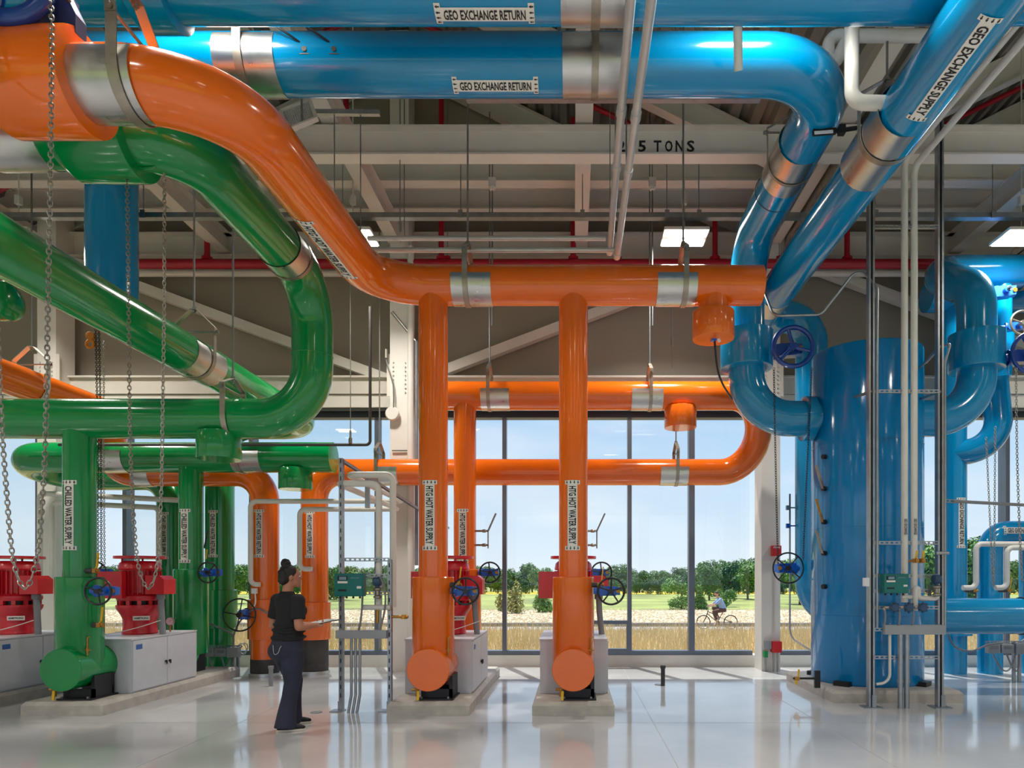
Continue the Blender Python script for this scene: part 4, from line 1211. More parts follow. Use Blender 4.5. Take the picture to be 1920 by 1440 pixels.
# ------------------------------------------------------------------ valves on big pipes
t = gear_valve('gear_valve', 'large dark blue three-spoke handwheel valve on the tank inlet collar', P(1487, 650, 8.75), .25, 3, 'navy', 'navy', .032, phase=math.radians(75), toward=(-1, .25, 0), stem=.08, gear=.13)
gear_valve('gear_valve', 'dark blue handwheel valve cut by the right picture edge beside the tank collar', P(1935, 662, 8.9), .258, 3, 'navy', 'navy', .026, phase=math.radians(60), toward=(-1, .2, 0), stem=.1, gear=.13)
gear_valve('gear_valve', 'thin black four-spoke handwheel valve left of the tank before the window', P(1478, 1065, 10.0), .222, 4, phase=math.radians(40), toward=(1, .4, 0), stem=.12, gear=.12)
gear_valve('gear_valve', 'thin black four-spoke handwheel valve at the green return riser beside the woman', P(449, 1153, 10.35), .245, 4, phase=math.radians(10), toward=(-.2, 1, 0), stem=.1, gear=.12)
gear_valve('gear_valve', 'small grey handwheel actuator at the right picture edge', P(1917, 605, 9.9), .17, 3, 'gearblue', 'strap', .016, toward=(-1, .3, 0), stem=.12)
gear_valve('gear_valve', 'blue gear actuator under the overhead blue pipe at the right edge', P(1893, 540, 9.9), .03, 3, 'gearblue', 'black', .008, toward=(-1, .3, 0), stem=.12, gear=.13)
# overhead valve on the orange collar at the top left corner
p = P(8, -40, 4.2)
t = thing('gear_valve', 'dark blue chain wheel and purple-grey gearbox above the orange collar, top left', 'valve', tuple(p), 'gear-operated valves')
MB().torus(p, (.15, -1, 0), .24, .05, 40, 12).build('chain_wheel', 'navy', t)
for k in range(3):
    a = .4 + 2.094 * k
    MB().cyl(p, p + V(math.cos(a) * .24, 0, math.sin(a) * .24), .022, seg=8).build('spoke', 'navy', t)
g = P(105, 32, 4.45)
MB().box(g.x - .1, g.x + .08, g.y - .12, g.y + .1, g.z - .18, g.z + .16).prism([(.08, -.18), (.2, -.18), (.2, -.06), (.1, .14), (.08, .14)], (g.x, g.y - .05, g.z), (1, 0, 0), (0, 0, 1), (0, 1, 0), .1).build('gearbox', 'purpleblue', t, angle=None)
MB().cyl(P(47, 25, 4.3), P(47, 60, 4.4), .022, seg=10).cyl(p, V(g.x, p.y + .1, p.z), .025, seg=10).build('shaft', 'rod', t)
bb = MB()
for bx, bz in ((.1, .12), (.16, .02), (-.06, .1)):
    bb.cyl((g.x + bx, g.y - .13, g.z + bz), (g.x + bx, g.y - .1, g.z + bz), .016, seg=6)
bb.build('bolts', 'rod', t)
p = V(P(273, 335, 5.3).x, 5.3, 4.86)
t = thing('gear_valve', 'chain wheel tucked under the green collar at upper left', 'valve', tuple(p), 'gear-operated valves')
MB().torus(p, (0, -1, 0), .145, .012, 32, 8).build('chain_wheel', 'green', t)
MB().cyl(p, p + V(0, .12, 0), .05, seg=12).build('hub', 'green', t)
# chains
def loop_chain(name, label, top1, bottom, top2, **kw):
    a, b, c = Vector(top1), Vector(bottom), Vector(top2)
    pts = smooth_path([a, a.lerp(V(a.x, a.y, b.z), .6), a.lerp(b, .86) + V((a.x - b.x) * .12, 0, 0), b, c.lerp(b, .86) + V((c.x - b.x) * .12, 0, 0), c.lerp(V(c.x, c.y, b.z), .6), c], 10)
    return chain(name, label, pts, **kw)
pts = smooth_path([P(93, -30, 4.1), P(97, 60, 4.08), P(95, 300, 4.1), P(90, 560, 4.1), P(86, 800, 4.1), P(80, 930, 4.1), P(70, 1040, 4.1), P(48, 1103, 4.1), P(25, 1050, 4.1), P(12, 920, 4.1), P(2, 770, 4.1), P(-8, 500, 4.1), P(-20, -30, 4.1)], 12)
chain('valve_chain', 'steel hand chain hanging at far left from the top corner wheel', pts, link=.038, wire=.0042)
pts = smooth_path([P(238, 325, 5.3), P(241, 560, 5.3), P(243, 760, 5.3), P(247, 900, 5.3), P(255, 1030, 5.3), P(265, 1080, 5.3), P(278, 1103, 5.3), P(292, 1075, 5.3), P(299, 1000, 5.3), P(303, 900, 5.3), P(305, 760, 5.3), P(308, 560, 5.3), P(308, 325, 5.3)], 12)
chain('valve_chain', 'steel hand chain loop hanging in front of the green pump motor', pts, link=.038, wire=.0042)
chain('valve_chain', 'thin dark chain hanging from the blue handwheel, left strand', smooth_path([P(1451, 690, 8.7), P(1453, 800, 8.7), P(1456, 950, 8.7), P(1459, 1060, 8.7)], 10), link=.04, wire=.004, material='chainblack')
chain('valve_chain', 'thin dark chain hanging beside the tank from the blue handwheel', smooth_path([P(1522, 690, 8.7), P(1516, 820, 8.7), P(1510, 950, 8.7), P(1506, 1050, 8.7)], 10), link=.04, wire=.004, material='chainblack')
for k, (a, b) in enumerate(((1849, 1862), (1866, 1864))):
    chain('valve_chain', ['thin chain strand right of the slim blue riser, slanting', 'thin chain strand right of the slim blue riser, hanging straight'][k], [P(a, 800 + 20 * (k == 0), 9.6), P(b, 1100, 9.6)], link=.04, wire=.004)
chain('valve_chain', 'steel chain hanging from the handwheel at the right picture edge', smooth_path([P(1905, 690, 8.9), P(1907, 850, 8.9), P(1912, 1000, 8.9), P(1917, 1090, 8.9)], 8), link=.045, wire=.0045)
# chain hoist with orange hook block
t = thing('hoist_hook', 'small orange hoist hook block hanging below the diagonal green pipe', 'hook', tuple(P(170, 640, 9.2)))
p = P(170, 630, 9.2); q = P(169, 645, 9.2)
MB().lathe([(.03, 0), (.055, .01), (.055, .06), (.03, .07)], p + V(0, -.035, 0), (0, 1, 0), 16).build('block', 'hook', t)
MB().torus(q, (0, 1, 0), .05, .02, 20, 8).build('hook_ring', 'hook', t)
for k, px in enumerate((179, 185)):
    chain('hoist_chain', ['dark hoist chain behind the green header, strand nearer the hook', 'dark hoist chain behind the green header, strand further from the hook'][k], [P(px, 590, 9.2), P(px + 4, 800, 9.2), P(px + 5, 1060, 9.2)], link=.036, wire=.0045, material='chainblack', group='hoist chains')
chain('hoist_chain', 'pale thin chain hanging left of the dark hoist chain', [P(195, 640, 9.3), P(194, 820, 9.3), P(196, 1065, 9.3)], link=.035, wire=.004, group='hoist chains')

# ------------------------------------------------------------------ white pipes, drains and drops
def pvc(label, pts, r=.038, R_=.09, name='white_pipe', group='small white insulated pipes', n=6):
    t = thing(name, label, 'pipe', tuple(Vector(pts[0])), group)
    MB().sweep(fillet(pts, R_, n), r, 16).build('pipe_body', 'pvc', t)
    return t
# to the slim rack
zr = 2.75
pvc('white pipe rising at the orange return riser and crossing to the slim rack', [P(487, 1096, 10.45), P(470, 1096, 10.45), P(470, 940, 10.45), V(-2.62, 10.45, P(470, 940, 10.45).z), V(-2.62, 7.95, 2.74), V(-2.1, 7.95, 2.74), V(-2.1, 7.95, 1.2)])
pvc('white pipe rising at the orange supply riser and crossing to the slim rack', [P(585, 1067, 10.6), P(562, 1067, 10.6), P(562, 955, 10.6), V(-2.72, 10.6, P(562, 955, 10.6).z), V(-2.72, 7.9, 2.63), V(-2.25, 7.9, 2.63), V(-2.25, 7.9, 1.2)])
# left window
pvc('white pipe loop in front of the left window, outer one', [P(75, 1100, 10.9), P(75, 925, 10.9), P(376, 940, 10.9), P(376, 1050, 10.9)], r=.042)
pvc('white pipe loop in front of the left window, inner one', [P(98, 1100, 10.95), P(98, 942, 10.95), P(298, 952, 10.95), P(298, 1060, 10.95)], r=.042)
t = thing('pipe_tap', 'black-banded white tap with lever between green risers', 'valve', tuple(P(380, 1040, 10.6)))
for py in (1028, 1049):
    p = P(376, py, 10.9)
    MB().cyl(p - V(.1, 0, 0), p + V(.06, -.05, 0), .028, seg=10).build('wrapped_branch', 'insulblack', t)
MB().bar(P(383, 1028, 10.75), P(390, 995, 10.75), .025, .01).build('lever', 'black', t)
MB().bar(P(386, 1048, 10.75), P(388, 1030, 10.75), .02, .01).build('short_lever', 'yellow', t)
# right window
pvc('white pipe dropping beside the slim blue riser at the right window', [P(1805, 1102, 10.4), P(1830, 1102, 10.4), P(1830, 1020, 10.4), P(1990, 1020, 10.4)], r=.04)
pvc('white pipe dropping in front of the arched blue riser', [P(1866, 1102, 10.3), P(1888, 1102, 10.3), P(1888, 1027, 10.3), P(1990, 1027, 10.3)], r=.04)
for k, (px, lab) in enumerate(((1808, 'brass tap with yellow lever at the slim blue riser'), (1872, 'brass tap with yellow lever at the arched blue riser'))):
    lever_valve('lever_valve', lab, P(px, 1107, 10.5), (1, -.2, 0), L=.16)
# overhead right whites
za = 6.5
for k, (px, dx) in enumerate(((1696, 0), (1714, .04))):
    a = P(px, 1050, 8.1)
    t = pvc(['tall white conduit pipe on the tank rack, the one further left', 'tall white conduit pipe on the tank rack, the one further right'][k], [V(a.x, 8.1, 1.25 if k == 0 else 1.15), V(a.x, 8.1, za - .08 * k), V(a.x + .1, 3.5, za - .08 * k)], r=.038, R_=.12)
    pipe_label(t, 'GEO EXCHANGE', (a.x, 8.1, EYE + 97 / 158.), (0, 0, -1), (-.1, -1, 0), .039, .2, .045, plate='pvc', ends=False)
pvc('short white pipe offset beside the blue supply pipe', [V(2.386, 5.85, 6.35), V(2.386, 5.85, 5.61), V(2.86, 5.85, 5.6)], r=.06, R_=.1)
pvc('white pipe running under the top blue main to the white conduits', [V(2.48, 6.2, 6.42), V(2.315, 6.2, 6.08), V(2.315, 6.2, 6.46), V(3.86, 6.2, 6.46), V(3.86, 5.4, 6.46)], r=.055, R_=.1)
pvc('white pipe end poking out under the top blue main', [V(1.28, 5.32, 5.9), V(1.33, 5.5, 5.62)], r=.035)
# grey sprinkler drop and long thin tube
t = conduit('grey_pipe', 'thin grey pipe drop with elbow in front of the window beside the green cap', [P(694, 575, 9.9), P(694, 834, 9.9), P(110, 834, 9.9)], .022, .06, 'grille', 'pipe')
p = P(657, 828, 9.9)
MB().cyl(p - V(0, 0, .02), p + V(0, 0, .05), .028, seg=10).build('cable_grip', 'rod', t)
t = conduit('grey_pipe', 'grey gas pipe running down the white column with a brass tap', [P(781, 640, 11.275), P(781, 1060, 11.275)], .03, .06, 'conduitgrey', 'pipe')
MB().bar(P(768, 838, 11.23), P(766, 852, 11.23), .03, .012).build('tap_lever', 'brass', t)
MB().bar(P(735, 845, 11.27), P(771, 845, 11.27), .02, .02).build('clip_arm', 'rod', t)
t = conduit('grey_pipe', 'thin black pipe sloping to the column top', [P(735, 585, 11.275), P(780, 640, 11.275)], .025, .06, 'galv', 'pipe')
t = thing('wifi_antenna', 'round white disc antenna fixed to the column beside the window head', 'antenna', tuple(P(735, 775, 11.2)))
p = P(735, 775, 11.2)
MB().lathe([(.09, 0), (.115, .015), (.115, .05), (.1, .07)], p + V(0, .06, 0), (0, -1, 0), 28).build('disc', 'shadebox', t)
MB().sweep(smooth_path([P(738, 765, 11.2), P(737, 720, 11.22), P(725, 680, 11.22), P(724, 665, 11.22)], 6), .012, 8).build('feed_conduit', 'rod', t)
MB().cyl(P(724, 672, 11.22), P(724, 655, 11.22), .03, seg=10).build('connector', 'strap', t)

# ------------------------------------------------------------------ slim instrument rack (beside the woman)
def slot_bar(name, mb, parent):
    return mb.build(name, 'strut', parent, angle=None)
Yk = 7.88
xl, xr = (640 - VPX) / 162.4, (731 - VPX) / 162.4
t = thing('instrument_rack', 'slim galvanised strut rack with a teal control box beside the woman', 'rack', ((xl + xr) / 2, Yk, 0))
for x_, zt_ in ((xl, 2.92), (xr, 1.75)):
    b = MB().box(x_ - .022, x_ + .022, Yk - .022, Yk + .045, .01, zt_)
    po = b.build('post', 'strut', t, angle=None)
    MB().box(x_ - .11, x_ + .03, Yk - .08, Yk + .08, 0, .012).box(x_ - .03, x_ + .03, Yk - .03, Yk - .022, .01, .12).build('foot_plate', 'strut', po, angle=None)
    sl = MB()
    for k in range(int(zt_ / .1)):
        sl.box(x_ - .006, x_ + .006, Yk - .0235, Yk - .022, .06 + .1 * k, .11 + .1 * k)
    sl.build('slots', 'black', po, angle=None)
for z_ in (1.75, 1.565, 1.365):
    slot_bar('crossbar', MB().slotted((xl, Yk - .03, z_), (xr, Yk - .03, z_), .042, (0, -1, 0), .055), t)
slot_bar('top_rail', MB().slotted((xl + .02, Yk, 2.9), (-2.0, 10.9, 2.35), .042, (0, 0, 1), .055), t)
for f_ in (.18, .85):
    p = V(xl + .02, Yk, 2.9).lerp(V(-2.0, 10.9, 2.35), f_)
    MB().box(p.x - .025, p.x + .025, p.y - .025, p.y + .025, p.z - .4, p.z).build('hanger_post', 'strut', t, angle=None)
def wireway(parent, x0, x1, y, z0, z1):
    b = MB().box(x0, x1, y - .09, y - .02, z0, z1).box(x0 - .004, x1 + .004, y - .094, y - .09, z0 + .004, z1 - .004)
    return b.build('wireway', 'boxgrey', parent, angle=None)
wireway(t, xl - .03, xr - .02, Yk, .845, .94)
for k in range(3):
    x_ = (658 + 8 * k - VPX) / 164
    MB().sweep(fillet([(x_, Yk - .06, .845), (x_, Yk - .06, .2), (x_ - .025, Yk - .09, 0.0)], .15, 5), .017, 10).build('floor_conduit', 'strut', t)
def control_box(label, x0, x1, y, z0, z1, group='teal control boxes'):
    t = thing('control_box', label, 'control box', ((x0 + x1) / 2, y, z0), group)
    MB().box(x0, x1, y - .09, y, z0, z1).box(x0 + .008, x1 - .008, y - .1, y - .09, z0 + .008, z1 - .008).build('case', 'teal', t, angle=None)
    w_, h_ = x1 - x0, z1 - z0
    yf = y - .1
    bz = MB().box(x0 + .12 * w_, x0 + .46 * w_, yf - .006, yf, z1 - .3 * h_, z1 - .12 * h_).build('display_bezel', 'black', t, angle=None)
    MB().box(x0 + .18 * w_, x0 + .42 * w_, yf - .008, yf - .006, z1 - .28 * h_, z1 - .15 * h_).build('display', 'lcd', bz, angle=None)
    MB().box(x0 + .12 * w_, x0 + .46 * w_, yf - .003, yf, z1 - .43 * h_, z1 - .34 * h_).build('strip_label', 'sticker', t, angle=None)
    MB().box(x0 + .14 * w_, x0 + .42 * w_, yf - .006, yf, z1 - .78 * h_, z1 - .70 * h_).build('port_cover', 'black', t, angle=None)
    MB().box(x0 + .78 * w_, x0 + .93 * w_, yf - .003, yf, z1 - .66 * h_, z1 - .56 * h_).build('small_label', 'sticker', t, angle=None)
    text_flat('phoenix', (x0 + .72 * w_, yf - .004, z1 - .2 * h_), (1, 0, 0), (0, 0, 1), .3 * w_, .09 * h_, t, 'lcd')
    for k in range(4):
        xx = x0 + w_ * (.15 + .23 * k)
        MB().cyl((xx, y - .05, z0), (xx, y - .05, z0 - .025), .012, seg=8).build('cable_gland', 'black', t)
    return t
control_box('teal control box with small display on the slim rack beside the woman', xl - .03, xl + .30, Yk - .05, 1.33, 1.59)
for pts, lab in ((((xl + .04, 1.33), (xl + .05, .94)), 'a'), (((xl + .27, 1.33), (xl + .22, .94)), 'b')):
    MB().sweep(hang((pts[0][0], Yk - .08, pts[0][1]), ((pts[0][0] + pts[1][0]) / 2 + .01, Yk - .08, 1.1), (pts[1][0], Yk - .06, pts[1][1]), 8), .012, 8).build('flex_conduit', 'conduitgrey', t)
MB().sweep(hang((xr - .1, Yk - .06, 1.55), (xr - .03, Yk - .07, 1.3), (xr - .1, Yk - .06, .94), 10), .012, 8).build('flex_conduit', 'conduitgrey', t)
def transmitter(label, c, group='flow transmitters', horiz=False):
    c = Vector(c)
    t = thing('flow_transmitter', label, 'meter', tuple(c), group)
    MB().lathe([(.045, 0), (.055, .01), (.055, .08), (.045, .09)], c + V(-.045, 0, 0), (1, 0, 0), 14).cyl(c, c - V(0, 0, .07), .022, seg=10).build('head', 'slate', t)
    MB().lathe([(.03, 0), (.045, .01), (.045, .03), (.028, .04), (.028, .09), (.045, .10), (.045, .12), (.03, .13)], c - V(0, 0, .2), (0, 0, 1), 14).build('meter_body', 'strap', t)
    return t
transmitter('small dark meter on the white pipe of the slim rack', (-2.25, 7.84, 1.5))
lever_valve('lever_valve', 'small brass ball valve with yellow lever on the slim rack', (xr + .02, Yk, 1.09), (1, 0, 0), ins=False, up=(0, -1, 0))
MB().cyl((-2.42, 7.84, 1.2), (-2.1, 7.84, 1.2), .03, seg=12).build('bottom_header', 'pvc', t)
MB().cyl((-2.25, 7.84, 1.2), (-2.25, 7.84, 1.02), .018, seg=8).build('drain_tube', 'brass', t)

# ------------------------------------------------------------------ tank rack
Yk = 8.12
xl, xr = (1633 - VPX) / 157.6, (1762 - VPX) / 157.6
t = thing('tank_rack', 'tall galvanised strut rack with gauges standing before the blue tank', 'rack', ((xl + xr) / 2, Yk, 0))
for x_, zt_ in ((xl, 6.1), (xr, 7.25)):
    po = MB().box(x_ - .035, x_ - .012, Yk - .025, Yk + .05, .01, zt_).box(x_ + .012, x_ + .035, Yk - .025, Yk + .05, .01, zt_).box(x_ - .03, x_ + .03, Yk + .04, Yk + .05, .01, zt_).build('post', 'strut', t, angle=None)
    MB().box(x_ - .1, x_ + .1, Yk - .1, Yk + .1, 0, .012).box(x_ - .0, x_ + .05, Yk - .035, Yk - .025, .01, .15).build('foot_plate', 'strut', po, angle=None)
    MB().box(x_ - .012, x_ + .012, Yk - .0, Yk + .04, .15, zt_).build('channel_gap', 'black', po, angle=None)
for py in (735, 1018, 1080, 1108, 1139, 1180, 1232, 427):
    z_ = EYE - (py - VPY) / 157.6
    slot_bar('crossbar', MB().slotted((xl + .03, Yk - .03, z_), (xr - .03, Yk - .03, z_), .042, (0, -1, 0), .055), t)
for px, py, q in ((1600, 745, (xl, 735)), (1726, 748, (xr, 735)), (1735, 680, (xr, 650))):
    a = P(px, py, 8.8); b = V(q[0], Yk, EYE - (q[1] - VPY) / 157.6)
    MB().bar(a, b, .03, .03).build('stay_arm', 'strut', t, angle=None)
wireway(t, xl + .13, xr + .02, Yk, EYE - (1189 - VPY) / 158, EYE - (1171 - VPY) / 158)
for px in (1685, 1697):
    x_ = (px - VPX) / 158
    MB().cyl((x_, Yk - .06, .88), (x_, Yk - .06, .0), .03, seg=12).cyl((x_, Yk - .06, .30), (x_, Yk - .06, .34), .036, seg=12).build('floor_conduit', 'strut', t)
MB().sweep(fillet([(xl + .2, Yk - .05, .87), (xl + .2, Yk - .05, .3), (xl + .05, Yk - .03, .28)], .12, 8), .017, 10).build('bent_conduit', 'pvc', t)
MB().sweep(fillet([P(1422, 520, 9.0) + V(0, 0, 0), P(1450, 592, 8.6), P(1540, 590, 8.5), P(1610, 500, 8.2), V(xl + .06, Yk - .03, P(1630, 540, 8.1).z), V(xl + .06, Yk - .03, .95)], .12, 6), .017, 10).build('side_conduit', 'strut', t)
MB().sweep(fillet([V(xr + .05, Yk - .02, .95), V(xr + .05, Yk - .02, P(1770, 680, 8.1).z), P(1784, 640, 8.1), P(1755, 660, 8.3), P(1724, 690, 8.6)], .05, 6), .014, 10).build('side_conduit', 'strut', t)
MB().box(xl - .1, xl - .045, Yk - .06, Yk, 1.44, 1.54).build('junction_box', 'paper', t, angle=None)
MB().cyl((xr - .1, Yk - .1, 1.83), (xr + .05, Yk - .1, 1.83), .02, seg=8).build('rail_clamp', 'strut', t)
slot_bar('side_arm', MB().slotted((xr + .03, Yk, 2.46), (xr + .26, Yk + .1, 2.46), .042, (0, -1, 0), .055), t)
MB().cyl((xr + .2, Yk + .08, 2.46), (xr + 1.6, Yk + .6, 2.46), .02, seg=8).build('side_tube', 'conduitgrey', t)
control_box('teal control box with small display on the tank rack', xl + .09, xl + .39, Yk - .03, EYE - (1112 - VPY) / 158, EYE - (1076 - VPY) / 158)
for k, px in enumerate((1677, 1704, 1730)):
    p = P(px, 1139, 7.98)
    tt = thing('pressure_transmitter', ['round dark blue pressure transmitter on the tank rack, leftmost of three', 'round dark blue pressure transmitter on the tank rack, middle of three', 'round dark blue pressure transmitter on the tank rack, rightmost of three'][k], 'meter', tuple(p), 'pressure transmitters on the tank rack')
    MB().lathe([(.03, 0), (.05, .008), (.05, .05), (.04, .06)], p + V(0, .03, 0), (0, -1, 0), 14).build('housing', 'slate', tt)
    lug = MB()
    for a in range(8):
        an = 2 * math.pi * a / 8
        lug.cyl(p + V(.055 * math.cos(an), .0, .055 * math.sin(an)), p + V(.055 * math.cos(an), -.02, .055 * math.sin(an)), .012, seg=6)
    lug.build('lugs', 'slate', tt)
    MB().cyl(p + V(-.07, 0, 0), p + V(-.12, .0, 0), .02, seg=8).cyl(p + V(-.12, 0, .0), p + V(-.12, 0, -.03), .018, seg=8).build('inlet', 'strap', tt)
    MB().sweep(hang(p + V(-.12, 0, -.02), p + V(-.11, -.01, -.1), p + V(-.10, .04, -.21), 8), .011, 8).build('flex_conduit', 'conduitgrey', tt)
transmitter('round dark flow transmitter on the right post of the tank rack', P(1756, 1086, 8.0))
pvc('white pipe jog stepping across the tank rack', [V((1712 - VPX) / 158, 8.05, 1.2), V((1712 - VPX) / 158, 8.05, P(0, 1103, 8.05).z), P(1722, 1103, 8.05), P(1722, 1122, 8.05), P(1757, 1122, 8.05), P(1757, 1098, 8.05)], r=.03, R_=.04)
pvc('lower white pipe stub across the tank rack', [P(1690, 1119, 8.08), P(1750, 1121, 8.08)], r=.025, R_=.04)
for px in (1705, 1717):
    lever_valve('lever_valve', {1705: 'small yellow-levered valve on the white tank rack pipes, the one further left', 1717: 'small yellow-levered valve on the white tank rack pipes, the one further right'}[px], P(px, 1052, 8.02), (0, -1, 0), ins=False, L=.07)

# ------------------------------------------------------------------ wall boxes, floor items
t = thing('fire_alarm', 'red fire alarm pull box on the white column left of the tank', 'alarm', tuple(P(1454, 1033, 11.25)))
p = P(1455, 1033, 11.25)
MB().box(p.x - .075, p.x + .075, 11.2, 11.3, p.z - .085, p.z + .085).build('box', 'alarmred', t, angle=None)
text_flat('FIRE', (p.x, 11.197, p.z + .055), (1, 0, 0), (0, 0, 1), .11, .03, t, 'sticker')
MB().cyl((p.x, 11.28, p.z - .08), (p.x, 11.28, .65), .012, seg=8).build('feed_conduit', 'pvc', t)
t = thing('outlet_box', 'bright red electrical box low on the white column', 'electrical box', tuple(P(1456, 1213, 11.2)))
p = P(1456, 1213, 11.2)
MB().box(p.x - .075, p.x + .075, 11.15, 11.3, p.z - .09, p.z + .09).build('box', 'alarmred', t, angle=None)
for dx in (-.035, .03):
    MB().cyl((p.x + dx, 11.24, p.z - .09), (p.x + dx, 11.24, 0), .014, seg=8).build('conduit_leg', 'rod', t)
t = thing('outlet_box', 'small grey switch box with green plug low on the white column', 'electrical box', tuple(P(1441, 1210, 11.2)))
p = P(1441, 1210, 11.2)
MB().box(p.x - .05, p.x + .05, 11.2, 11.3, p.z - .06, p.z + .07).build('box', 'boxgrey', t, angle=None)
MB().box(p.x - .07, p.x - .01, 11.2, 11.28, p.z - .2, p.z - .1).build('plug', 'boxgreen', t, angle=None)
MB().cyl((p.x - .04, 11.24, p.z - .2), (p.x - .04, 11.24, 0), .014, seg=8).build('conduit_leg', 'rod', t)
for k, (px, y0, y1, Y) in enumerate(((1243, 1250, 1286, 9.75), (508, 1250, 1287, 9.7))):
    a = P(px, y1, Y); a.z = 0
    t = thing('floor_stub', ['short capped pipe stub standing on the open floor by the window', 'short grey pipe stub on the floor behind the woman'][k], 'pipe stub', tuple(a))
    MB().cyl((a.x, a.y, 0), (a.x, a.y, .27), .03, seg=14).cyl((a.x, a.y, .25), (a.x, a.y, .29), .038, seg=14).build('stub', 'insulblack' if k == 0 else 'conduitgrey', t)
for k, (px, py) in enumerate(((593, 1336), (1236, 1284))):
    s_ = (py - VPY) / EYE
    t = thing('floor_cleanout', ['round steel cleanout cover in the floor beside the woman', 'round steel cleanout cover beside the capped floor stub'][k], 'floor cover', ((px - VPX) / s_, FPX / s_, 0), 'floor cleanouts')
    MB().cyl(((px - VPX) / s_, FPX / s_, 0), ((px - VPX) / s_, FPX / s_, .004), .06, seg=24).build('cover', 'conduitgrey', t)
    MB().torus(((px - VPX) / s_, FPX / s_, .003), (0, 0, 1), .062, .004, 24, 6).build('ring', 'rod', t)
# drain hose bib at the tank foot
t = thing('drain_valve', 'black drain spout with yellow lever at the foot of the blue tank', 'valve', tuple(P(1490, 1273, 8.75)))
a, b = P(1530, 1272, 8.75), P(1487, 1272, 8.75)
MB().cyl(a, b, .014, seg=10).box(a.x - .02, a.x + .05, a.y - .02, a.y + .02, a.z - .12, a.z + .1).build('spout', 'black', t)
MB().obox(P(1494, 1272, 8.75), (1, 0, 0), (0, 1, 0), (0, 0, 1), .06, .05, .05).build('valve_body', 'brass', t)
MB().bar(P(1497, 1268, 8.72), P(1498, 1255, 8.72), .022, .01).bar(P(1493, 1276, 8.72), P(1493, 1283, 8.72), .03, .012).build('lever', 'yellow', t)
# thin blue gauge pole left of the tank
t = thing('sensor_pole', 'thin grey conduit pole with small sensors before the window left of the tank', 'sensor', tuple(P(1481, 1230, 10.6)))
MB().sweep(fillet([P(1481, 930, 10.6), P(1481, 1195, 10.6), V(3.75, 9.95, .3)], .2, 6), .014, 8).build('pole', 'strut', t)
for py in (952, 986):
    MB().bar(P(1478, py, 10.6), P(1505, py, 10.6), .02, .02).obox(P(1477, py, 10.55), (1, 0, 0), (0, 1, 0), (0, 0, 1), .05, .05, .07).build('sensor', 'gearblue' if py > 960 else 'strut', t, angle=None)
MB().bar(P(1481, 975, 10.58), P(1481, 926, 10.58), .025, .012).build('thermometer', 'conduitgrey', t)
# junction box groups on stands
def panel_stand(label, c, sx=1):
    c = Vector(c)
    t = thing('meter_stand', label, 'meter stand', (c.x, c.y, 0), 'meter stands')
    for dx in (-.02, .06):
        MB().box(c.x + dx - .02, c.x + dx + .02, c.y, c.y + .04, 0, c.z + .1).build('post', 'strut', t, angle=None)
    for k in range(2):
        m_ = MB().box(c.x - .46 + .2 * k, c.x - .28 + .2 * k, c.y - .08, c.y, c.z - .07, c.z + .06).build('meter_case', 'boxgrey', t, angle=None)
        MB().box(c.x - .43 + .2 * k, c.x - .31 + .2 * k, c.y - .083, c.y - .08, c.z - .01, c.z + .04).build('meter_window', 'conduitgrey', m_, angle=None)
        MB().sweep(hang((c.x - .37 + .2 * k, c.y - .04, c.z - .07), (c.x - .2 + .15 * k, c.y - .08, c.z - .33), (c.x - .03 + .05 * k, c.y - .04, c.z - .07), 14), .012, 8).build('cable_loop', 'conduitgrey', t)
    MB().box(c.x - .06, c.x + .12, c.y - .1, c.y - .005, c.z - .08, c.z + .08).build('junction_box', 'boxgrey', t, angle=None)
    slot_bar('top_strut', MB().slotted((c.x - .45, c.y - .02, c.z + .085), (c.x + .14, c.y - .02, c.z + .085), .04, (0, -1, 0), .05), t)
    MB().torus((c.x + .15, c.y - .02, c.z + .05), (.5, 1, .2), .09, .008, 20, 6).torus((c.x + .16, c.y - .01, c.z + .06), (.3, 1, -.2), .08, .008, 20, 6).build('cable_coil', 'pvc', t)
    return t
t = panel_stand('grey meter boxes with looping cables at the foot of the green return riser', P(438, 1222, 10.86))
MB().sweep(smooth_path([P(383, 1095, 10.7), P(383, 1160, 10.6), P(400, 1172, 10.6), P(435, 1190, 10.65), P(437, 1215, 10.68)], 6), .014, 8).build('feed_cable', 'conduitgrey', t)
MB().sweep(smooth_path([P(510, 1155, 10.5), P(480, 1141, 10.5), P(450, 1165, 10.6), P(437, 1195, 10.66)], 6), .014, 8).build('feed_cable', 'conduitgrey', t)
MB().sweep(smooth_path([P(478, 1110, 10.5), P(479, 1130, 10.5), P(474, 1140, 10.5)], 6), .012, 8).obox(P(477, 1108, 10.5), (1, 0, 0), (0, 1, 0), (0, 0, 1), .07, .06, .08).build('temperature_sensor', 'paper', t)
t = panel_stand('grey meter boxes with looping cables among the blue risers', P(1905, 1215, 10.1))
MB().sweep(smooth_path([P(1777, 1187, 9.6), P(1790, 1212, 9.6), P(1820, 1221, 9.7), P(1850, 1210, 9.9), P(1880, 1205, 10.0)], 6), .014, 8).build('feed_cable', 'conduitgrey', t)
# cable under the orange stub
t = thing('flow_switch', 'small blue switch with black cable under the orange stub beside the blue pipe', 'sensor', tuple(P(1340, 634, 7.9)))
MB().obox(P(1338, 634, 7.9), (1, 0, 0), (0, 1, 0), (0, 0, 1), .06, .06, .07).build('switch_body', 'gearblue', t, angle=None)
MB().obox(P(1348, 638, 7.88), (1, 0, .5), (0, 1, 0), (-.5, 0, 1), .03, .02, .04).build('tag', 'paper', t, angle=None)
MB().sweep(smooth_path([P(1340, 640, 7.9), P(1345, 690, 7.95), P(1355, 720, 8.2), P(1372, 748, 8.9)], 8), .012, 8).build('cable', 'black', t)

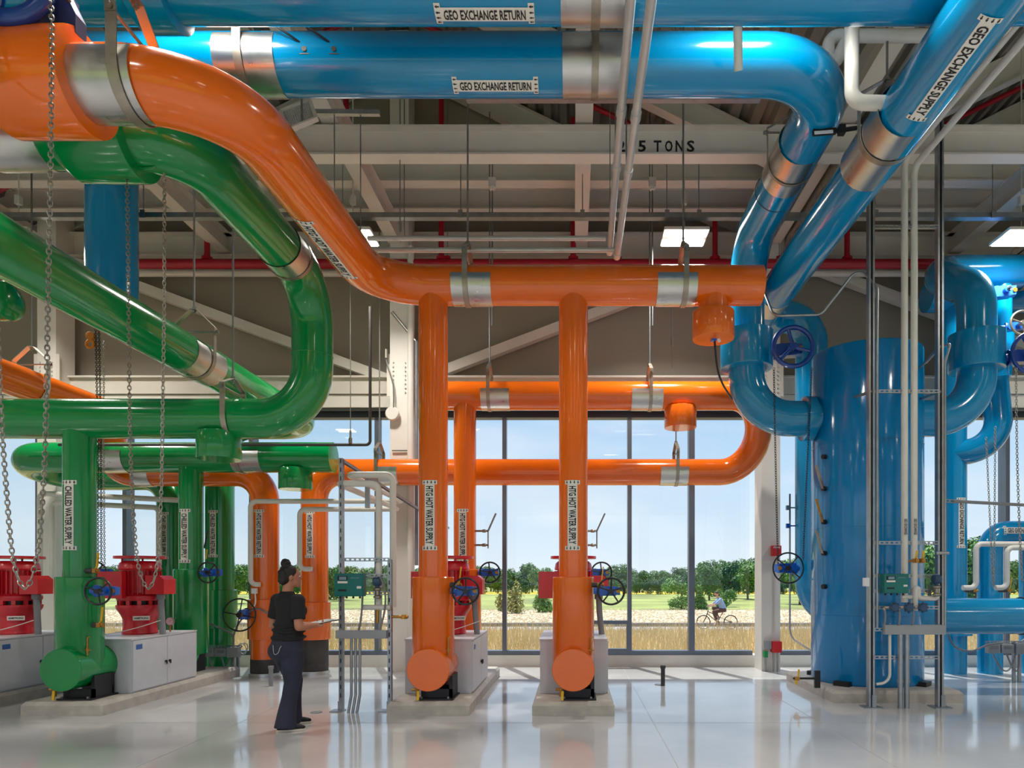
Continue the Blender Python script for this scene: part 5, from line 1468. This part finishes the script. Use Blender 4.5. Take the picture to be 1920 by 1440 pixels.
# thermometer on the blue supply pipe, dome sensor, beam clamps
t = bpy.data.objects['blue_supply_pipe']
th = MB().bar(P(1524, 249, 6.5), P(1567, 246, 6.5), .035, .05).cyl(P(1567, 246, 6.5), P(1606, 240, 6.5), .02, seg=8).obox(P(1578, 244, 6.48), (1, 0, 0), (0, 1, 0), (0, 0, 1), .06, .06, .08).build('thermometer', 'black', t, angle=None)
MB().bar(P(1527, 249, 6.475), P(1562, 246.5, 6.475), .004, .03).build('scale', 'paper', th, angle=None)
p = P(1391, 178, 6.4)
t = thing('dome_sensor', 'small white dome sensor under the lower blue return pipe bend', 'sensor', tuple(p))
MB().lathe([(.06, 0), (.06, .03), (.052, .06), (.03, .085), (.008, .092)], V(p.x, 6.4, p.z + .05), (0, 0, -1), 20).build('dome', 'shadebox', t)
MB().cyl((p.x, 6.4, p.z + .04), (p.x, 6.4, 7.8), .008, seg=6).build('stem', 'rod', t)
for k, px in enumerate((923, 1223)):
    p = P(px, 346, 9.9)
    t = thing('beam_clamp', ['small white clamp box under the second cross beam, above the left orange riser', 'small white clamp box under the second cross beam, left of the lamp'][k], 'clamp', tuple(p), 'white clamp boxes')
    MB().box(p.x - .05, p.x + .05, 9.86, 9.94, p.z - .05, p.z + .09).lathe([(.05, 0), (.04, .04), (.015, .05)], (p.x, 9.9, p.z - .04), (0, 0, -1), 12).build('box', 'shadebox', t, angle=None)
    MB().cyl((p.x, 9.9, p.z + .08), (p.x, 9.9, 8.2), .008, seg=6).cyl((p.x, 9.9, p.z - .08), (p.x, 9.9, 5.2), .012, seg=8).build('stem', 'rod', t)
# ------------------------------------------------------------------ outdoors
GZ = -0.73
rnd = random.Random(11)
def gd(py):
    return FPX * (EYE - GZ) / (py - VPY)
def strip(name, y0, y1, material, label, x=130, z=GZ, cat=None):
    return struct(MB().box(-x, x, y0, y1, z - .3, z).build(name, material, angle=None), label, cat)
strip('ground_verge', 12.3, gd(1181), 'earth', 'dry earth verge between building and road')
strip('road', gd(1181), gd(1174.5), 'asphalt', 'pale grey asphalt road outside the windows', z=GZ - .01)
strip('kerb', gd(1174.5), gd(1173), 'kerbstone', 'grey stone kerb along the far side of the road', z=GZ + .15)
strip('ground_straw', gd(1173), gd(1144), 'straw', 'straw-covered ground beyond the road')
strip('field_lawn', gd(1144), gd(1114), 'greengrass', 'green meadow beyond the straw', x=220)
strip('field_flowers', gd(1114), gd(1109), 'yellowflower', 'yellow strip of flowering field in the distance', x=260)
strip('field_far', gd(1109), 420, 'greengrass', 'far green field under the tree line', x=700)
strip('ground_front', -160, -8.3, 'greengrass', 'green ground on the other side of the building', z=-.2)
# tall dry grass by the window wall
vs, fs = [], []
for i in range(46000):
    y = 13.5 + 16.5 * rnd.random() ** .8
    x = (rnd.random() - .5) * 1.72 * y
    h = .28 + .4 * rnd.random() * (0.5 + .5 * math.sin(x * .9 + y) ** 2)
    a = rnd.random() * 6.28
    lx, ly = (rnd.random() - .5) * .3, (rnd.random() - .5) * .3
    w = .006 + .007 * rnd.random()
    k = len(vs)
    vs += [(x - w * math.cos(a), y - w * math.sin(a), GZ), (x + w * math.cos(a), y + w * math.sin(a), GZ), (x + lx, y + ly, GZ + h)]
    fs.append((k, k + 1, k + 2))
g = MB().add(vs, fs).build('dry_grass', 'drygrass', angle=None, kind='stuff')
g['label'] = 'tall dry golden grass growing outside the windows'; g['category'] = 'grass'
vs, fs = [], []
for i in range(22000):
    y = gd(1173) + 18 * rnd.random()
    x = (rnd.random() - .5) * 1.7 * y
    a = rnd.random() * 3.14
    k = len(vs)
    dx, dy = .09 * math.cos(a), .09 * math.sin(a)
    vs += [(x - dx, y - dy, GZ + .004), (x + dx, y + dy, GZ + .03), (x + dx * .2, y + dy * .2 + .03, GZ + .06)]
    fs.append((k, k + 1, k + 2))
g = MB().add(vs, fs).build('loose_straw', 'straw', angle=None, kind='stuff')
g['label'] = 'loose straw scattered over the ground beyond the kerb'; g['category'] = 'straw'

# trees: trunk, limbs and a crown of separate leaf faces
def crown_mesh(seed, n, leaf, blobs):
    r = random.Random(seed)
    vs, fs = [], []
    tot = sum(b[3] ** 2 for b in blobs)
    for bx, by, bz, br, sz in blobs:
        for i in range(int(n * br * br / tot)):
            u = r.uniform(-1, 1); a = r.random() * 6.283
            q = math.sqrt(1 - u * u)
            d = V(q * math.cos(a), q * math.sin(a), u)
            rr = br * (.62 + .45 * r.random())
            p = V(bx, by, bz) + V(d.x * rr, d.y * rr, d.z * rr * sz)
            nn = (d + V(r.uniform(-.8, .8), r.uniform(-.8, .8), r.uniform(-.3, .9))).normalized()
            f, s_, t_ = frame_of(nn)
            l = leaf * r.uniform(.6, 1.3)
            th = r.random() * 6.283
            e1 = s_ * math.cos(th) + t_ * math.sin(th); e2 = s_ * -math.sin(th) + t_ * math.cos(th)
            k = len(vs)
            vs += [p - e1 * l, p - e2 * l * .55 + nn * l * .18, p + e1 * l, p + e2 * l * .55 + nn * l * .18]
            fs += [(k, k + 1, k + 2), (k, k + 2, k + 3)]
    return vs, fs
def tree_proto(seed, h, kind, leafmat, n=1500, leaf=.26):
    r = random.Random(seed)
    root = thing('tree', 'leafy tree', 'tree', (0, 0, 0))
    blobs = []
    if kind == 'round':
        for i in range(11):
            a = r.random() * 6.28; q = r.random() ** .5 * .26 * h
            blobs.append((q * math.cos(a), q * math.sin(a), h * r.uniform(.22, .82), h * r.uniform(.14, .22), .9))
    elif kind == 'cone':
        for i in range(9):
            t = i / 8
            w = h * .24 * (1 - t) + .04 * h
            for j in range(3 if t < .7 else 1):
                a = r.random() * 6.28
                blobs.append((w * .5 * math.cos(a), w * .5 * math.sin(a), h * (.12 + .83 * t), w * .8, .9))
    else:
        for i in range(14):
            a = r.random() * 6.28; q = r.random() ** .5 * .42 * h
            blobs.append((q * math.cos(a), q * math.sin(a), h * r.uniform(.1, .78), h * r.uniform(.15, .24), .85))
    vs, fs = crown_mesh(seed, n, leaf, blobs)
    MB().add(vs, fs).build('crown', leafmat, root, angle=None)
    tb = MB().sweep([(0, 0, -.1), (.02 * h, 0, .3 * h), (0, .02 * h, .7 * h)], [.028 * h, .02 * h, .006 * h], 8)
    for i in range(5):
        b = blobs[i * len(blobs) // 5]
        tb.sweep([(0.01 * h, 0, h * (.2 + .07 * i)), (b[0] * .5, b[1] * .5, b[2] * .85), (b[0], b[1], b[2])], [.012 * h, .008 * h, .003 * h], 6)
    tb.build('trunk', 'bark', root)
    return root
protos = [tree_proto(1, 8, 'round', 'leafa', 2600, .26), tree_proto(2, 7, 'round', 'leafb', 2600, .25), tree_proto(3, 8.5, 'wide', 'leafc', 2600, .28), tree_proto(4, 7, 'wide', 'leafa', 2600, .26)]
used = set()
def plant(k, x, y, s, rot, label, group, gz=GZ):
    if k in used:
        c = copy_tree(protos[k])
    else:
        c = protos[k]; used.add(k)
    c.location = (x, y, gz); c.rotation_euler = (0, 0, rot); c.scale = (s, s, s)
    c['label'] = label
    c['group'] = group
    return c
def tree_at(px, top, y, k, label='leafy green tree in the distant tree line beyond the meadow', group='distant tree line'):
    hgt = {0: 8, 1: 7, 2: 8.5, 3: 7}[k]
    s = (EYE - (top - VPY) * y / FPX - GZ) / (hgt * .98)
    return plant(k, (px - VPX) * y / FPX, y, s, rnd.random() * 6.28, label, group)
px = -60
while px < 1990:
    y = rnd.uniform(108, 128)
    if 1330 < px < 1480 or px > 1700:
        top = rnd.uniform(1040, 1056)
    elif 1180 < px < 1300:
        top = rnd.uniform(1056, 1068)
    else:
        top = rnd.uniform(1052, 1070)
    tree_at(px, top, y, rnd.randrange(4))
    px += rnd.uniform(12, 20)
px = -40
while px < 1990:
    tree_at(px, rnd.uniform(1072, 1086), rnd.uniform(98, 106), 2 + rnd.randrange(2), 'low leafy thicket tree at the foot of the distant tree line', 'distant thicket')
    px += rnd.uniform(20, 32)
for px, top, y, k, lab in ((1330, 1056, 72, 0, 'large rounded tree behind the cyclist, nearest the window mullion'), (1365, 1046, 78, 2, 'large dark tree directly behind the cyclist'), (1402, 1048, 74, 1, 'large leafy tree beside the white column behind the cyclist'),
        (430, 1046, 62, 1, 'leafy tree outside between the green return riser and the orange riser'), (545, 1056, 66, 0, 'leafy tree outside behind the woman'), (640, 1062, 70, 3, 'leafy tree outside behind the teal control box of the slim rack'), (615, 1064, 74, 2, 'dark tree outside right of the orange supply riser'),
        (1745, 990, 52, 1, 'tall leafy tree outside between the tank and the slim blue riser'), (1830, 992, 50, 0, 'tall leafy tree outside between the slim blue riser and the arched one'), (1545, 1028, 64, 3, 'leafy tree outside seen left of the tank'), (1500, 1034, 60, 1, 'leafy tree outside behind the thin handwheel by the tank')):
    tree_at(px, top, y, k, lab, 'trees near the road')
def young(px, base, top, seed, mt, kind, lab, n=1500):
    y = gd(base)
    h = EYE - (top - VPY) * y / FPX - GZ
    t = tree_proto(seed, h, kind, mt, n, .085)
    t.location = ((px - VPX) * y / FPX, y, GZ)
    t['label'] = lab; t['group'] = 'young trees in the straw'
young(967, 1150, 1078, 21, 'leafd', 'cone', 'young sparse brownish conifer beside the window mullion, growing in the straw', 1100)
young(938, 1146, 1100, 22, 'leafd', 'cone', 'small thin yellowish sapling left of the brownish conifer', 500)
young(1017, 1148, 1085, 23, 'leafb', 'cone', 'young green conifer in the straw left of an orange pump', 1700)
young(1277, 1142, 1078, 24, 'leafb', 'wide', 'young bushy tree in the straw left of the wide mullion', 2200)
young(1312, 1143, 1096, 25, 'leafa', 'cone', 'young bushy shrub tree just right of the wide mullion', 1400)
young(1362, 1138, 1100, 26, 'leafb', 'wide', 'young bushy shrub behind the cyclist', 1400)

# ------------------------------------------------------------------ people
def limb(mb, pts, radii, seg=14, ends=True):
    pts = [Vector(p) for p in pts]
    mb.sweep(pts, list(radii), seg)
    if ends:
        for p, r in ((pts[0], radii[0]), (pts[-1], radii[-1])):
            mb.ball(p, (r, 0, 0), (0, r, 0), (0, 0, r), 12, 8)
    return mb

class Pose:
    """local (right, forward, up) to world"""
    def __init__(s, o, f):
        s.o = Vector(o); s.f = Vector((f[0], f[1], 0)).normalized(); s.r = s.f.cross(Vector((0, 0, 1)))
    def __call__(s, r, f, u):
        return s.o + s.r * r + s.f * f + Vector((0, 0, u))
C0 = V(-2.92, 7.0, 0)
W = Pose(C0, (.58, .81)); Lg = Pose(C0, (.93, .37)); Hd = Pose(W(0, .02, 0), (.86, .51))
wom = thing('person', 'woman in black T-shirt and dark jeans with hair in a bun, holding a tablet', 'person', tuple(C0))
wr, wfw = W.r, W.f
# body: one continuous surface (head, neck, torso, arms with hands, legs)
b = MB()
b.ball(Hd(0, .005, 1.565), Hd.r * .072, Hd.f * .09, (0, 0, .098))
b.ball(Hd(0, .045, 1.515), Hd.r * .055, Hd.f * .055, (0, 0, .075))
b.ball(Hd(0, .098, 1.535), Hd.r * .012, Hd.f * .018, (0, 0, .022), 10, 6)          # nose
b.ball(Hd(0, .088, 1.495), Hd.r * .024, Hd.f * .012, (0, 0, .009), 10, 6)          # lips
b.ball(Hd(0, .078, 1.46), Hd.r * .028, Hd.f * .022, (0, 0, .02), 10, 6)            # chin
b.ball(Hd(0, .078, 1.575), Hd.r * .05, Hd.f * .014, (0, 0, .012), 10, 6)           # brow
for sg in (-1, 1):
    b.ball(Hd(.073 * sg, -.005, 1.54), Hd.r * .012, Hd.f * .02, (0, 0, .032), 10, 6)   # ears
limb(b, [W(0, -.015, 1.36), Hd(0, -.015, 1.50)], [.056, .05])
b.loft([(W(0, 0, .80), wr * .13, wfw * .10), (W(0, 0, .95), wr * .13, wfw * .09), (W(0, 0, 1.06), wr * .115, wfw * .085), (W(0, .015, 1.2), wr * .135, wfw * .095), (W(0, 0, 1.32), wr * .15, wfw * .075), (W(0, -.01, 1.38), wr * .07, wfw * .055)], 20)
def hand(mb, wrist, palm_dir, across, curl, s=1.0, thumb=1):
    """palm and five unequal bent fingers"""
    w_, d, a = Vector(wrist), Vector(palm_dir).normalized(), Vector(across).normalized()
    c = Vector(curl).normalized()
    mb.ball(w_ + d * .045 * s, d * .05 * s, a * .04 * s, c * .016 * s, 12, 8)
    for k, (off, ln) in enumerate(((-.03, .062), (-.01, .072), (.01, .068), (.029, .054))):
        p0 = w_ + d * .085 * s + a * off * s
        p1 = p0 + (d * .85 + c * .35) * ln * .5 * s
        p2 = p1 + (d * .45 + c * .85) * ln * .4 * s
        p3 = p2 + (d * .05 + c * 1.0) * ln * .25 * s
        limb(mb, [p0 - d * .03 * s, p0, p1, p2, p3], [.0085 * s, .0088 * s, .0082 * s, .0075 * s, .0065 * s], 8)
    t0 = w_ + d * .03 * s - a * .035 * s * thumb
    limb(mb, [w_ + d * .02 * s - a * .02 * s * thumb, t0, t0 + (d * .6 - a * .5 * thumb - c * .5) * .04 * s, t0 + (d * 1.0 - a * .3 * thumb - c * .5) * .065 * s], [.013 * s, .012 * s, .0095 * s, .008 * s], 8)
TAB = W(.07, .36, 1.075)
sh_r, el_r, wr_r = W(.175, -.01, 1.31), W(.225, -.03, 1.045), W(.175, .19, 1.05)
sh_l, el_l, wr_l = W(-.175, -.01, 1.31), W(-.235, -.03, 1.045), W(-.05, .22, 1.05)
for s0, e0, w0 in ((sh_r, el_r, wr_r), (sh_l, el_l, wr_l)):
    limb(b, [s0, s0.lerp(e0, .5), e0], [.05, .047, .041])
    limb(b, [e0, e0.lerp(w0, .35), e0.lerp(w0, .8), w0], [.041, .043, .031, .027])
hand(b, wr_r, (TAB + W.r * .07 + V(0, 0, -.03)) - wr_r, (W.r * .3 + V(0, 0, -.2) + W.f * -.1), V(0, 0, 1) - W.r * .3, .95, 1)
hand(b, wr_l, (TAB - W.r * .07 + V(0, 0, -.03)) - wr_l, (-W.r * .3 + V(0, 0, -.2)), V(0, 0, 1) + W.r * .3, .95, 1)
hipR, hipL = W(.085, 0, .84), W(-.085, 0, .84)
kR, kL = Lg(.10, .035, .47), Lg(-.10, .06, .47)
aR, aL = Lg(.165, -.03, .09), Lg(-.185, .03, .09)
for h0, k0, a0 in ((hipR, kR, aR), (hipL, kL, aL)):
    limb(b, [h0, h0.lerp(k0, .5), k0, k0.lerp(a0, .3), a0], [.085, .07, .052, .052, .036])
    limb(b, [a0, a0 + Lg.f * .06 - V(0, 0, .05), a0 + Lg.f * .13 - V(0, 0, .06)], [.034, .03, .026])
body = remeshed(b, 'body', 'skin', wom, .0075, 3)
for sg in (-1, 1):
    MB().ball(Hd(.03 * sg, .083, 1.555), Hd.r * .013, Hd.f * .009, (0, 0, .008), 10, 6).build('eye', 'paper', body)
    MB().ball(Hd(.03 * sg, .091, 1.555), Hd.r * .006, Hd.f * .003, (0, 0, .006), 8, 6).build('iris', 'hair', body)
# hair with bun
h = MB()
h.ball(Hd(0, -.018, 1.585), Hd.r * .083, Hd.f * .096, (0, 0, .092))
h.ball(Hd(0, -.055, 1.545), Hd.r * .075, Hd.f * .068, (0, 0, .088))
h.ball(Hd(0, -.045, 1.685), Hd.r * .05, Hd.f * .05, (0, 0, .046))
h.ball(Hd(0, -.038, 1.645), Hd.r * .035, Hd.f * .035, (0, 0, .04))
rh = random.Random(5)
for k in range(40):
    a = rh.random() * 6.28
    h.ball(Hd(.066 * math.cos(a), -.075 + .03 * math.sin(a), 1.5 + .1 * rh.random()), Hd.r * .018, Hd.f * .018, (0, 0, .022), 8, 6)
for k in range(26):
    a = rh.random() * 6.28; u = rh.uniform(-.6, 1)
    q = math.sqrt(1 - u * u)
    h.ball(Hd(.044 * q * math.cos(a), -.045 + .044 * q * math.sin(a), 1.685 + .04 * u), Hd.r * .014, Hd.f * .014, (0, 0, .014), 8, 6)
remeshed(h, 'hair', 'hair', wom, .007, 2)
# T-shirt
s = MB()
s.loft([(W(0, -.01, .90), wr * .178, wfw * .145), (W(0, -.005, .98), wr * .168, wfw * .13), (W(0, 0, 1.07), wr * .152, wfw * .118), (W(0, .025, 1.18), wr * .168, wfw * .135), (W(0, .02, 1.25), wr * .178, wfw * .125), (W(0, -.01, 1.33), wr * .175, wfw * .092), (W(0, -.018, 1.375), wr * .11, wfw * .07), (W(0, -.02, 1.40), wr * .072, wfw * .06)], 28)
for sg in (-1, 1):
    s.ball(W(.07 * sg, .09, 1.2), wr * .07, wfw * .065, (0, 0, .08))
for s0, e0 in ((sh_r, el_r), (sh_l, el_l)):
    limb(s, [s0 + V(0, 0, .0), s0.lerp(e0, .4), s0.lerp(e0, .72)], [.074, .072, .071], ends=False)
    s.ball(s0, wr * .078, wfw * .075, (0, 0, .07))
for k, (zz, a, dd) in enumerate(((.93, .186, .15), (1.0, .178, .14), (1.05, .166, .128))):
    s.sweep([W(a * math.cos(t), dd * math.sin(t), zz + .012 * math.sin(3 * t + k)) for t in [6.283 * i / 28 for i in range(28)]], .014, 6, closed=True)
remeshed(s, 't_shirt', 'shirtblack', wom, .009, 4)
# bootcut jeans
j = MB()
j.loft([(W(0, -.02, .70), wr * .165, wfw * .13), (W(0, -.03, .80), wr * .2, wfw * .158), (W(0, -.015, .9), wr * .175, wfw * .135), (W(0, -.01, .97), wr * .155, wfw * .115)], 24)
for sg in (-1, 1):
    j.ball(W(.08 * sg, -.085, .79), wr * .088, wfw * .085, (0, 0, .1))
for sg, k0, a0 in ((1, kR, aR), (-1, kL, aL)):
    h0 = W(.088 * sg, -.01, .80)
    limb(j, [h0, h0.lerp(k0, .35), h0.lerp(k0, .7), k0, k0.lerp(a0, .35), k0.lerp(a0, .75), a0 - V(0, 0, .06)], [.116, .114, .096, .08, .076, .088, .106], 20, ends=False)
je = remeshed(j, 'jeans', 'denim', wom, .009, 4)
pts = []
for i in range(21):
    t = math.pi * i / 20
    dx = -.055 * math.cos(t)
    pts.append(W(.085 + dx, -.198 + 4.5 * dx * dx, .835 - .06 * math.sin(t)))
MB().sweep([W(.018, -.18, .862)] + pts + [W(.152, -.172, .862)], .0032, 6).build('pocket_stitching', 'stitch', je)
# shoes
for sg, a0 in ((1, aR), (-1, aL)):
    base = V(a0.x, a0.y, 0)
    f = Lg.f; r_ = Lg.r
    sh = MB().loft([(base + f * x + V(0, 0, z), r_ * w_, V(0, 0, hh)) for x, z, w_, hh in ((-.075, .045, .024, .022), (-.06, .05, .036, .038), (0, .052, .04, .042), (.07, .045, .044, .034), (.13, .038, .044, .026), (.175, .032, .034, .018), (.19, .03, .016, .01))], 18)
    so = remeshed(sh, 'shoe', 'shirtblack', wom, .006, 2)
    MB().loft([(base + V(0, 0, z) + f * .055, f * l, r_ * w_) for z, l, w_ in ((.001, .135, .043), (.012, .138, .046), (.022, .136, .045))], 28).build('sole', 'sole', so)
# tablet held by the woman
tab = thing('tablet', 'slim tablet computer held flat in the hands of the woman', 'tablet', tuple(TAB))
tu = (W.f * .95 + V(0, 0, .12)).normalized(); tv = W.r; tw = tv.cross(tu).normalized()
if tw.z < 0:
    tw = -tw
MB().obox(TAB, tv, tu, tw, .19, .25, .009).build('case', 'tabletback', tab, angle=None)
MB().obox(TAB + tw * .0055, tv, tu, tw, .17, .225, .003).build('screen', 'paper', tab, angle=None)

# bicycle and rider outside
BX, BY = (1344.5 - VPX) * 30.5 / FPX, 30.5
def B(x, z, y=0):
    """x forward (to the left in the picture), z up from the road, y across"""
    return V(BX - x, BY + y, GZ + z)
bike = thing('bicycle', 'dark cruiser bicycle ridden along the road outside the window', 'bicycle', tuple(B(0, 0)))
for wx in (.61, -.61):
    w_ = MB().torus(B(wx, .32), (0, 1, 0), .3, .02, 40, 8).build('wheel', 'bikeblack', bike)
    MB().torus(B(wx, .32), (0, 1, 0), .278, .008, 36, 6).build('wheel_rim', 'strap', w_)
    MB().cyl(B(wx, .32, -.05), B(wx, .32, .05), .02, seg=10).build('hub', 'strap', w_)
    for k in range(18):
        a = 6.283 * k / 18
        MB().cyl(B(wx, .32), B(wx + .28 * math.cos(a), .32 + .28 * math.sin(a)), .0018, seg=4).build('spoke', 'strap', w_)
fr = MB()
hd, bb_, st = B(.42, .78), B(-.02, .30), B(-.24, .74)
for a, c, r in ((B(.40, .84), B(.45, .66), .022), (B(.44, .7), B(-.02, .30), .018), (B(.05, .62), B(.42, .80), .018), (B(.05, .62), B(-.61, .32, .05), .012), (B(.05, .62), B(-.61, .32, -.05), .012), (bb_, B(-.26, .78), .016), (bb_, B(-.61, .32, .05), .012), (bb_, B(-.61, .32, -.05), .012)):
    fr.cyl(a, c, r, seg=10)
for sy in (-.05, .05):
    fr.sweep([B(.44, .68, sy * .5), B(.5, .52, sy), B(.61, .32, sy)], [.016, .014, .01], 8)
fr.build('frame', 'bikeblack', bike)
MB().sweep([B(.30, 1.02, -.28), B(.36, 1.04, -.2), B(.40, .98, -.06), B(.40, .98, .06), B(.36, 1.04, .2), B(.30, 1.02, .28)], .012, 8).cyl(B(.40, .84), B(.40, .98), .014, seg=8).build('handlebar', 'strap', bike)
MB().loft([(B(x, .80 + .01 * abs(x + .3)), V(0, w_, 0), V(0, 0, .025)) for x, w_ in ((-.42, .02), (-.38, .09), (-.3, .1), (-.2, .05), (-.12, .025))], 14).cyl(B(-.26, .78), B(-.24, .68), .014, seg=8).build('saddle', 'bikeblack', bike)
cr = MB().cyl(B(-.02, .30, -.07), B(-.02, .30, -.06), .085, seg=24).bar(B(-.02, .30, -.08), B(.06, .16, -.08), .02, .015).bar(B(-.02, .30, .08), B(-.1, .44, .08), .02, .015)
cr.box(B(.12, .15, -.14).x, B(.0, .15).x, BY - .14, BY - .08, GZ + .15, GZ + .17).build('crankset', 'bikeblack', bike)
MB().cyl(B(-.61, .32, -.06), B(-.61, .32, -.055), .05, seg=18).bar(B(-.02, .37, -.065), B(-.61, .36, -.06), .006, .006).bar(B(-.02, .23, -.065), B(-.61, .28, -.06), .006, .006).build('drivetrain', 'bikeblack', bike)
cyc = thing('person', 'bearded cyclist in light blue shirt and brown trousers riding past outside', 'person', tuple(B(-.3, .82)))
# continuous body
c = MB()
hip, chest, neck, head = B(-.28, .88), B(-.14, 1.26), B(-.04, 1.42), B(.03, 1.58)
c.loft([(hip, V(.10, 0, .04), V(0, .15, 0)), (hip.lerp(chest, .5), V(.1, 0, .02), V(0, .14, 0)), (chest, V(.11, 0, -.02), V(0, .17, 0)), (neck, V(.06, 0, -.03), V(0, .08, 0))], 18)
limb(c, [neck, head - V(0, 0, .06)], [.055, .05])
c.ball(head, (.095, 0, 0), (0, .075, 0), (0, 0, .115))
c.ball(head + V(-.09, 0, -.01), (.022, 0, 0), (0, .014, 0), (0, 0, .022), 10, 6)
c.ball(head + V(-.05, 0, -.075), (.05, 0, 0), (0, .045, 0), (0, 0, .05))
for sy in (-1, 1):
    c.ball(head + V(.01, .076 * sy, -.01), (.018, 0, 0), (0, .01, 0), (0, 0, .03), 8, 6)
    sh_, el_, wr_ = chest + V(-.02, .18 * sy, .06), B(.12, 1.12, .22 * sy), B(.31, 1.06, .24 * sy)
    limb(c, [sh_, el_], [.05, .042]); limb(c, [el_, wr_], [.04, .028])
    hand(c, wr_, (-1, 0, -.25), (0, sy, 0), (0, 0, -1), .95, 1)
kn = {-1: B(.17, .78, -.12), 1: B(.14, .95, .12)}
an_ = {-1: B(.02, .30, -.14), 1: B(-.1, .52, .13)}
for sy in (-1, 1):
    limb(c, [hip + V(0, .09 * sy, 0), hip.lerp(kn[sy], .5) + V(0, .05 * sy, 0), kn[sy]], [.09, .08, .058])
    limb(c, [kn[sy], kn[sy].lerp(an_[sy], .35), an_[sy]], [.056, .055, .038])
    limb(c, [an_[sy], an_[sy] + V(-.08, 0, -.08), an_[sy] + V(-.15, 0, -.09)], [.038, .036, .03])
bd = remeshed(c, 'body', 'skin2', cyc, .011, 2)
c = MB()
c.loft([(hip + V(.0, 0, -.02), V(.14, 0, .05), V(0, .18, 0)), (hip.lerp(chest, .5) + V(.01, 0, 0), V(.14, 0, .03), V(0, .18, 0)), (chest + V(.01, 0, 0), V(.14, 0, -.02), V(0, .2, 0)), (neck + V(.01, 0, -.03), V(.08, 0, -.03), V(0, .1, 0))], 20)
for sy in (-1, 1):
    sh_, el_ = chest + V(-.02, .18 * sy, .06), B(.12, 1.12, .22 * sy)
    limb(c, [sh_, sh_.lerp(el_, .5), sh_.lerp(el_, .95)], [.078, .07, .06], ends=False)
    c.ball(sh_, (.085, 0, 0), (0, .07, 0), (0, 0, .08))
remeshed(c, 'shirt', 'shirtblue', cyc, .014, 3)
c = MB()
c.ball(hip + V(0, 0, -.02), (.14, 0, 0), (0, .18, 0), (0, 0, .11))
for sy in (-1, 1):
    limb(c, [hip + V(0, .09 * sy, 0), hip.lerp(kn[sy], .5) + V(0, .05 * sy, 0), kn[sy]], [.11, .1, .08])
    limb(c, [kn[sy], kn[sy].lerp(an_[sy], .4), kn[sy].lerp(an_[sy], .72)], [.08, .075, .062], ends=False)
remeshed(c, 'trousers', 'trousers', cyc, .014, 3)
MB().ball(head + V(.015, 0, .045), (.1, 0, 0), (0, .082, 0), (0, 0, .085)).build('hair', 'hair2', cyc)
MB().ball(head + V(-.055, 0, -.085), (.052, 0, 0), (0, .05, 0), (0, 0, .045)).build('beard', 'hair2', cyc)
for sy in (-1, 1):
    a0 = an_[sy]
    MB().loft([(a0 + V(x, 0, z), V(0, w_, 0), V(0, 0, hh)) for x, z, w_, hh in ((.05, -.07, .03, .03), (.0, -.06, .045, .05), (-.08, -.085, .048, .038), (-.15, -.1, .046, .026), (-.19, -.105, .025, .012))], 14).build('shoe', 'paper' if sy > 0 else 'tabletback', cyc)
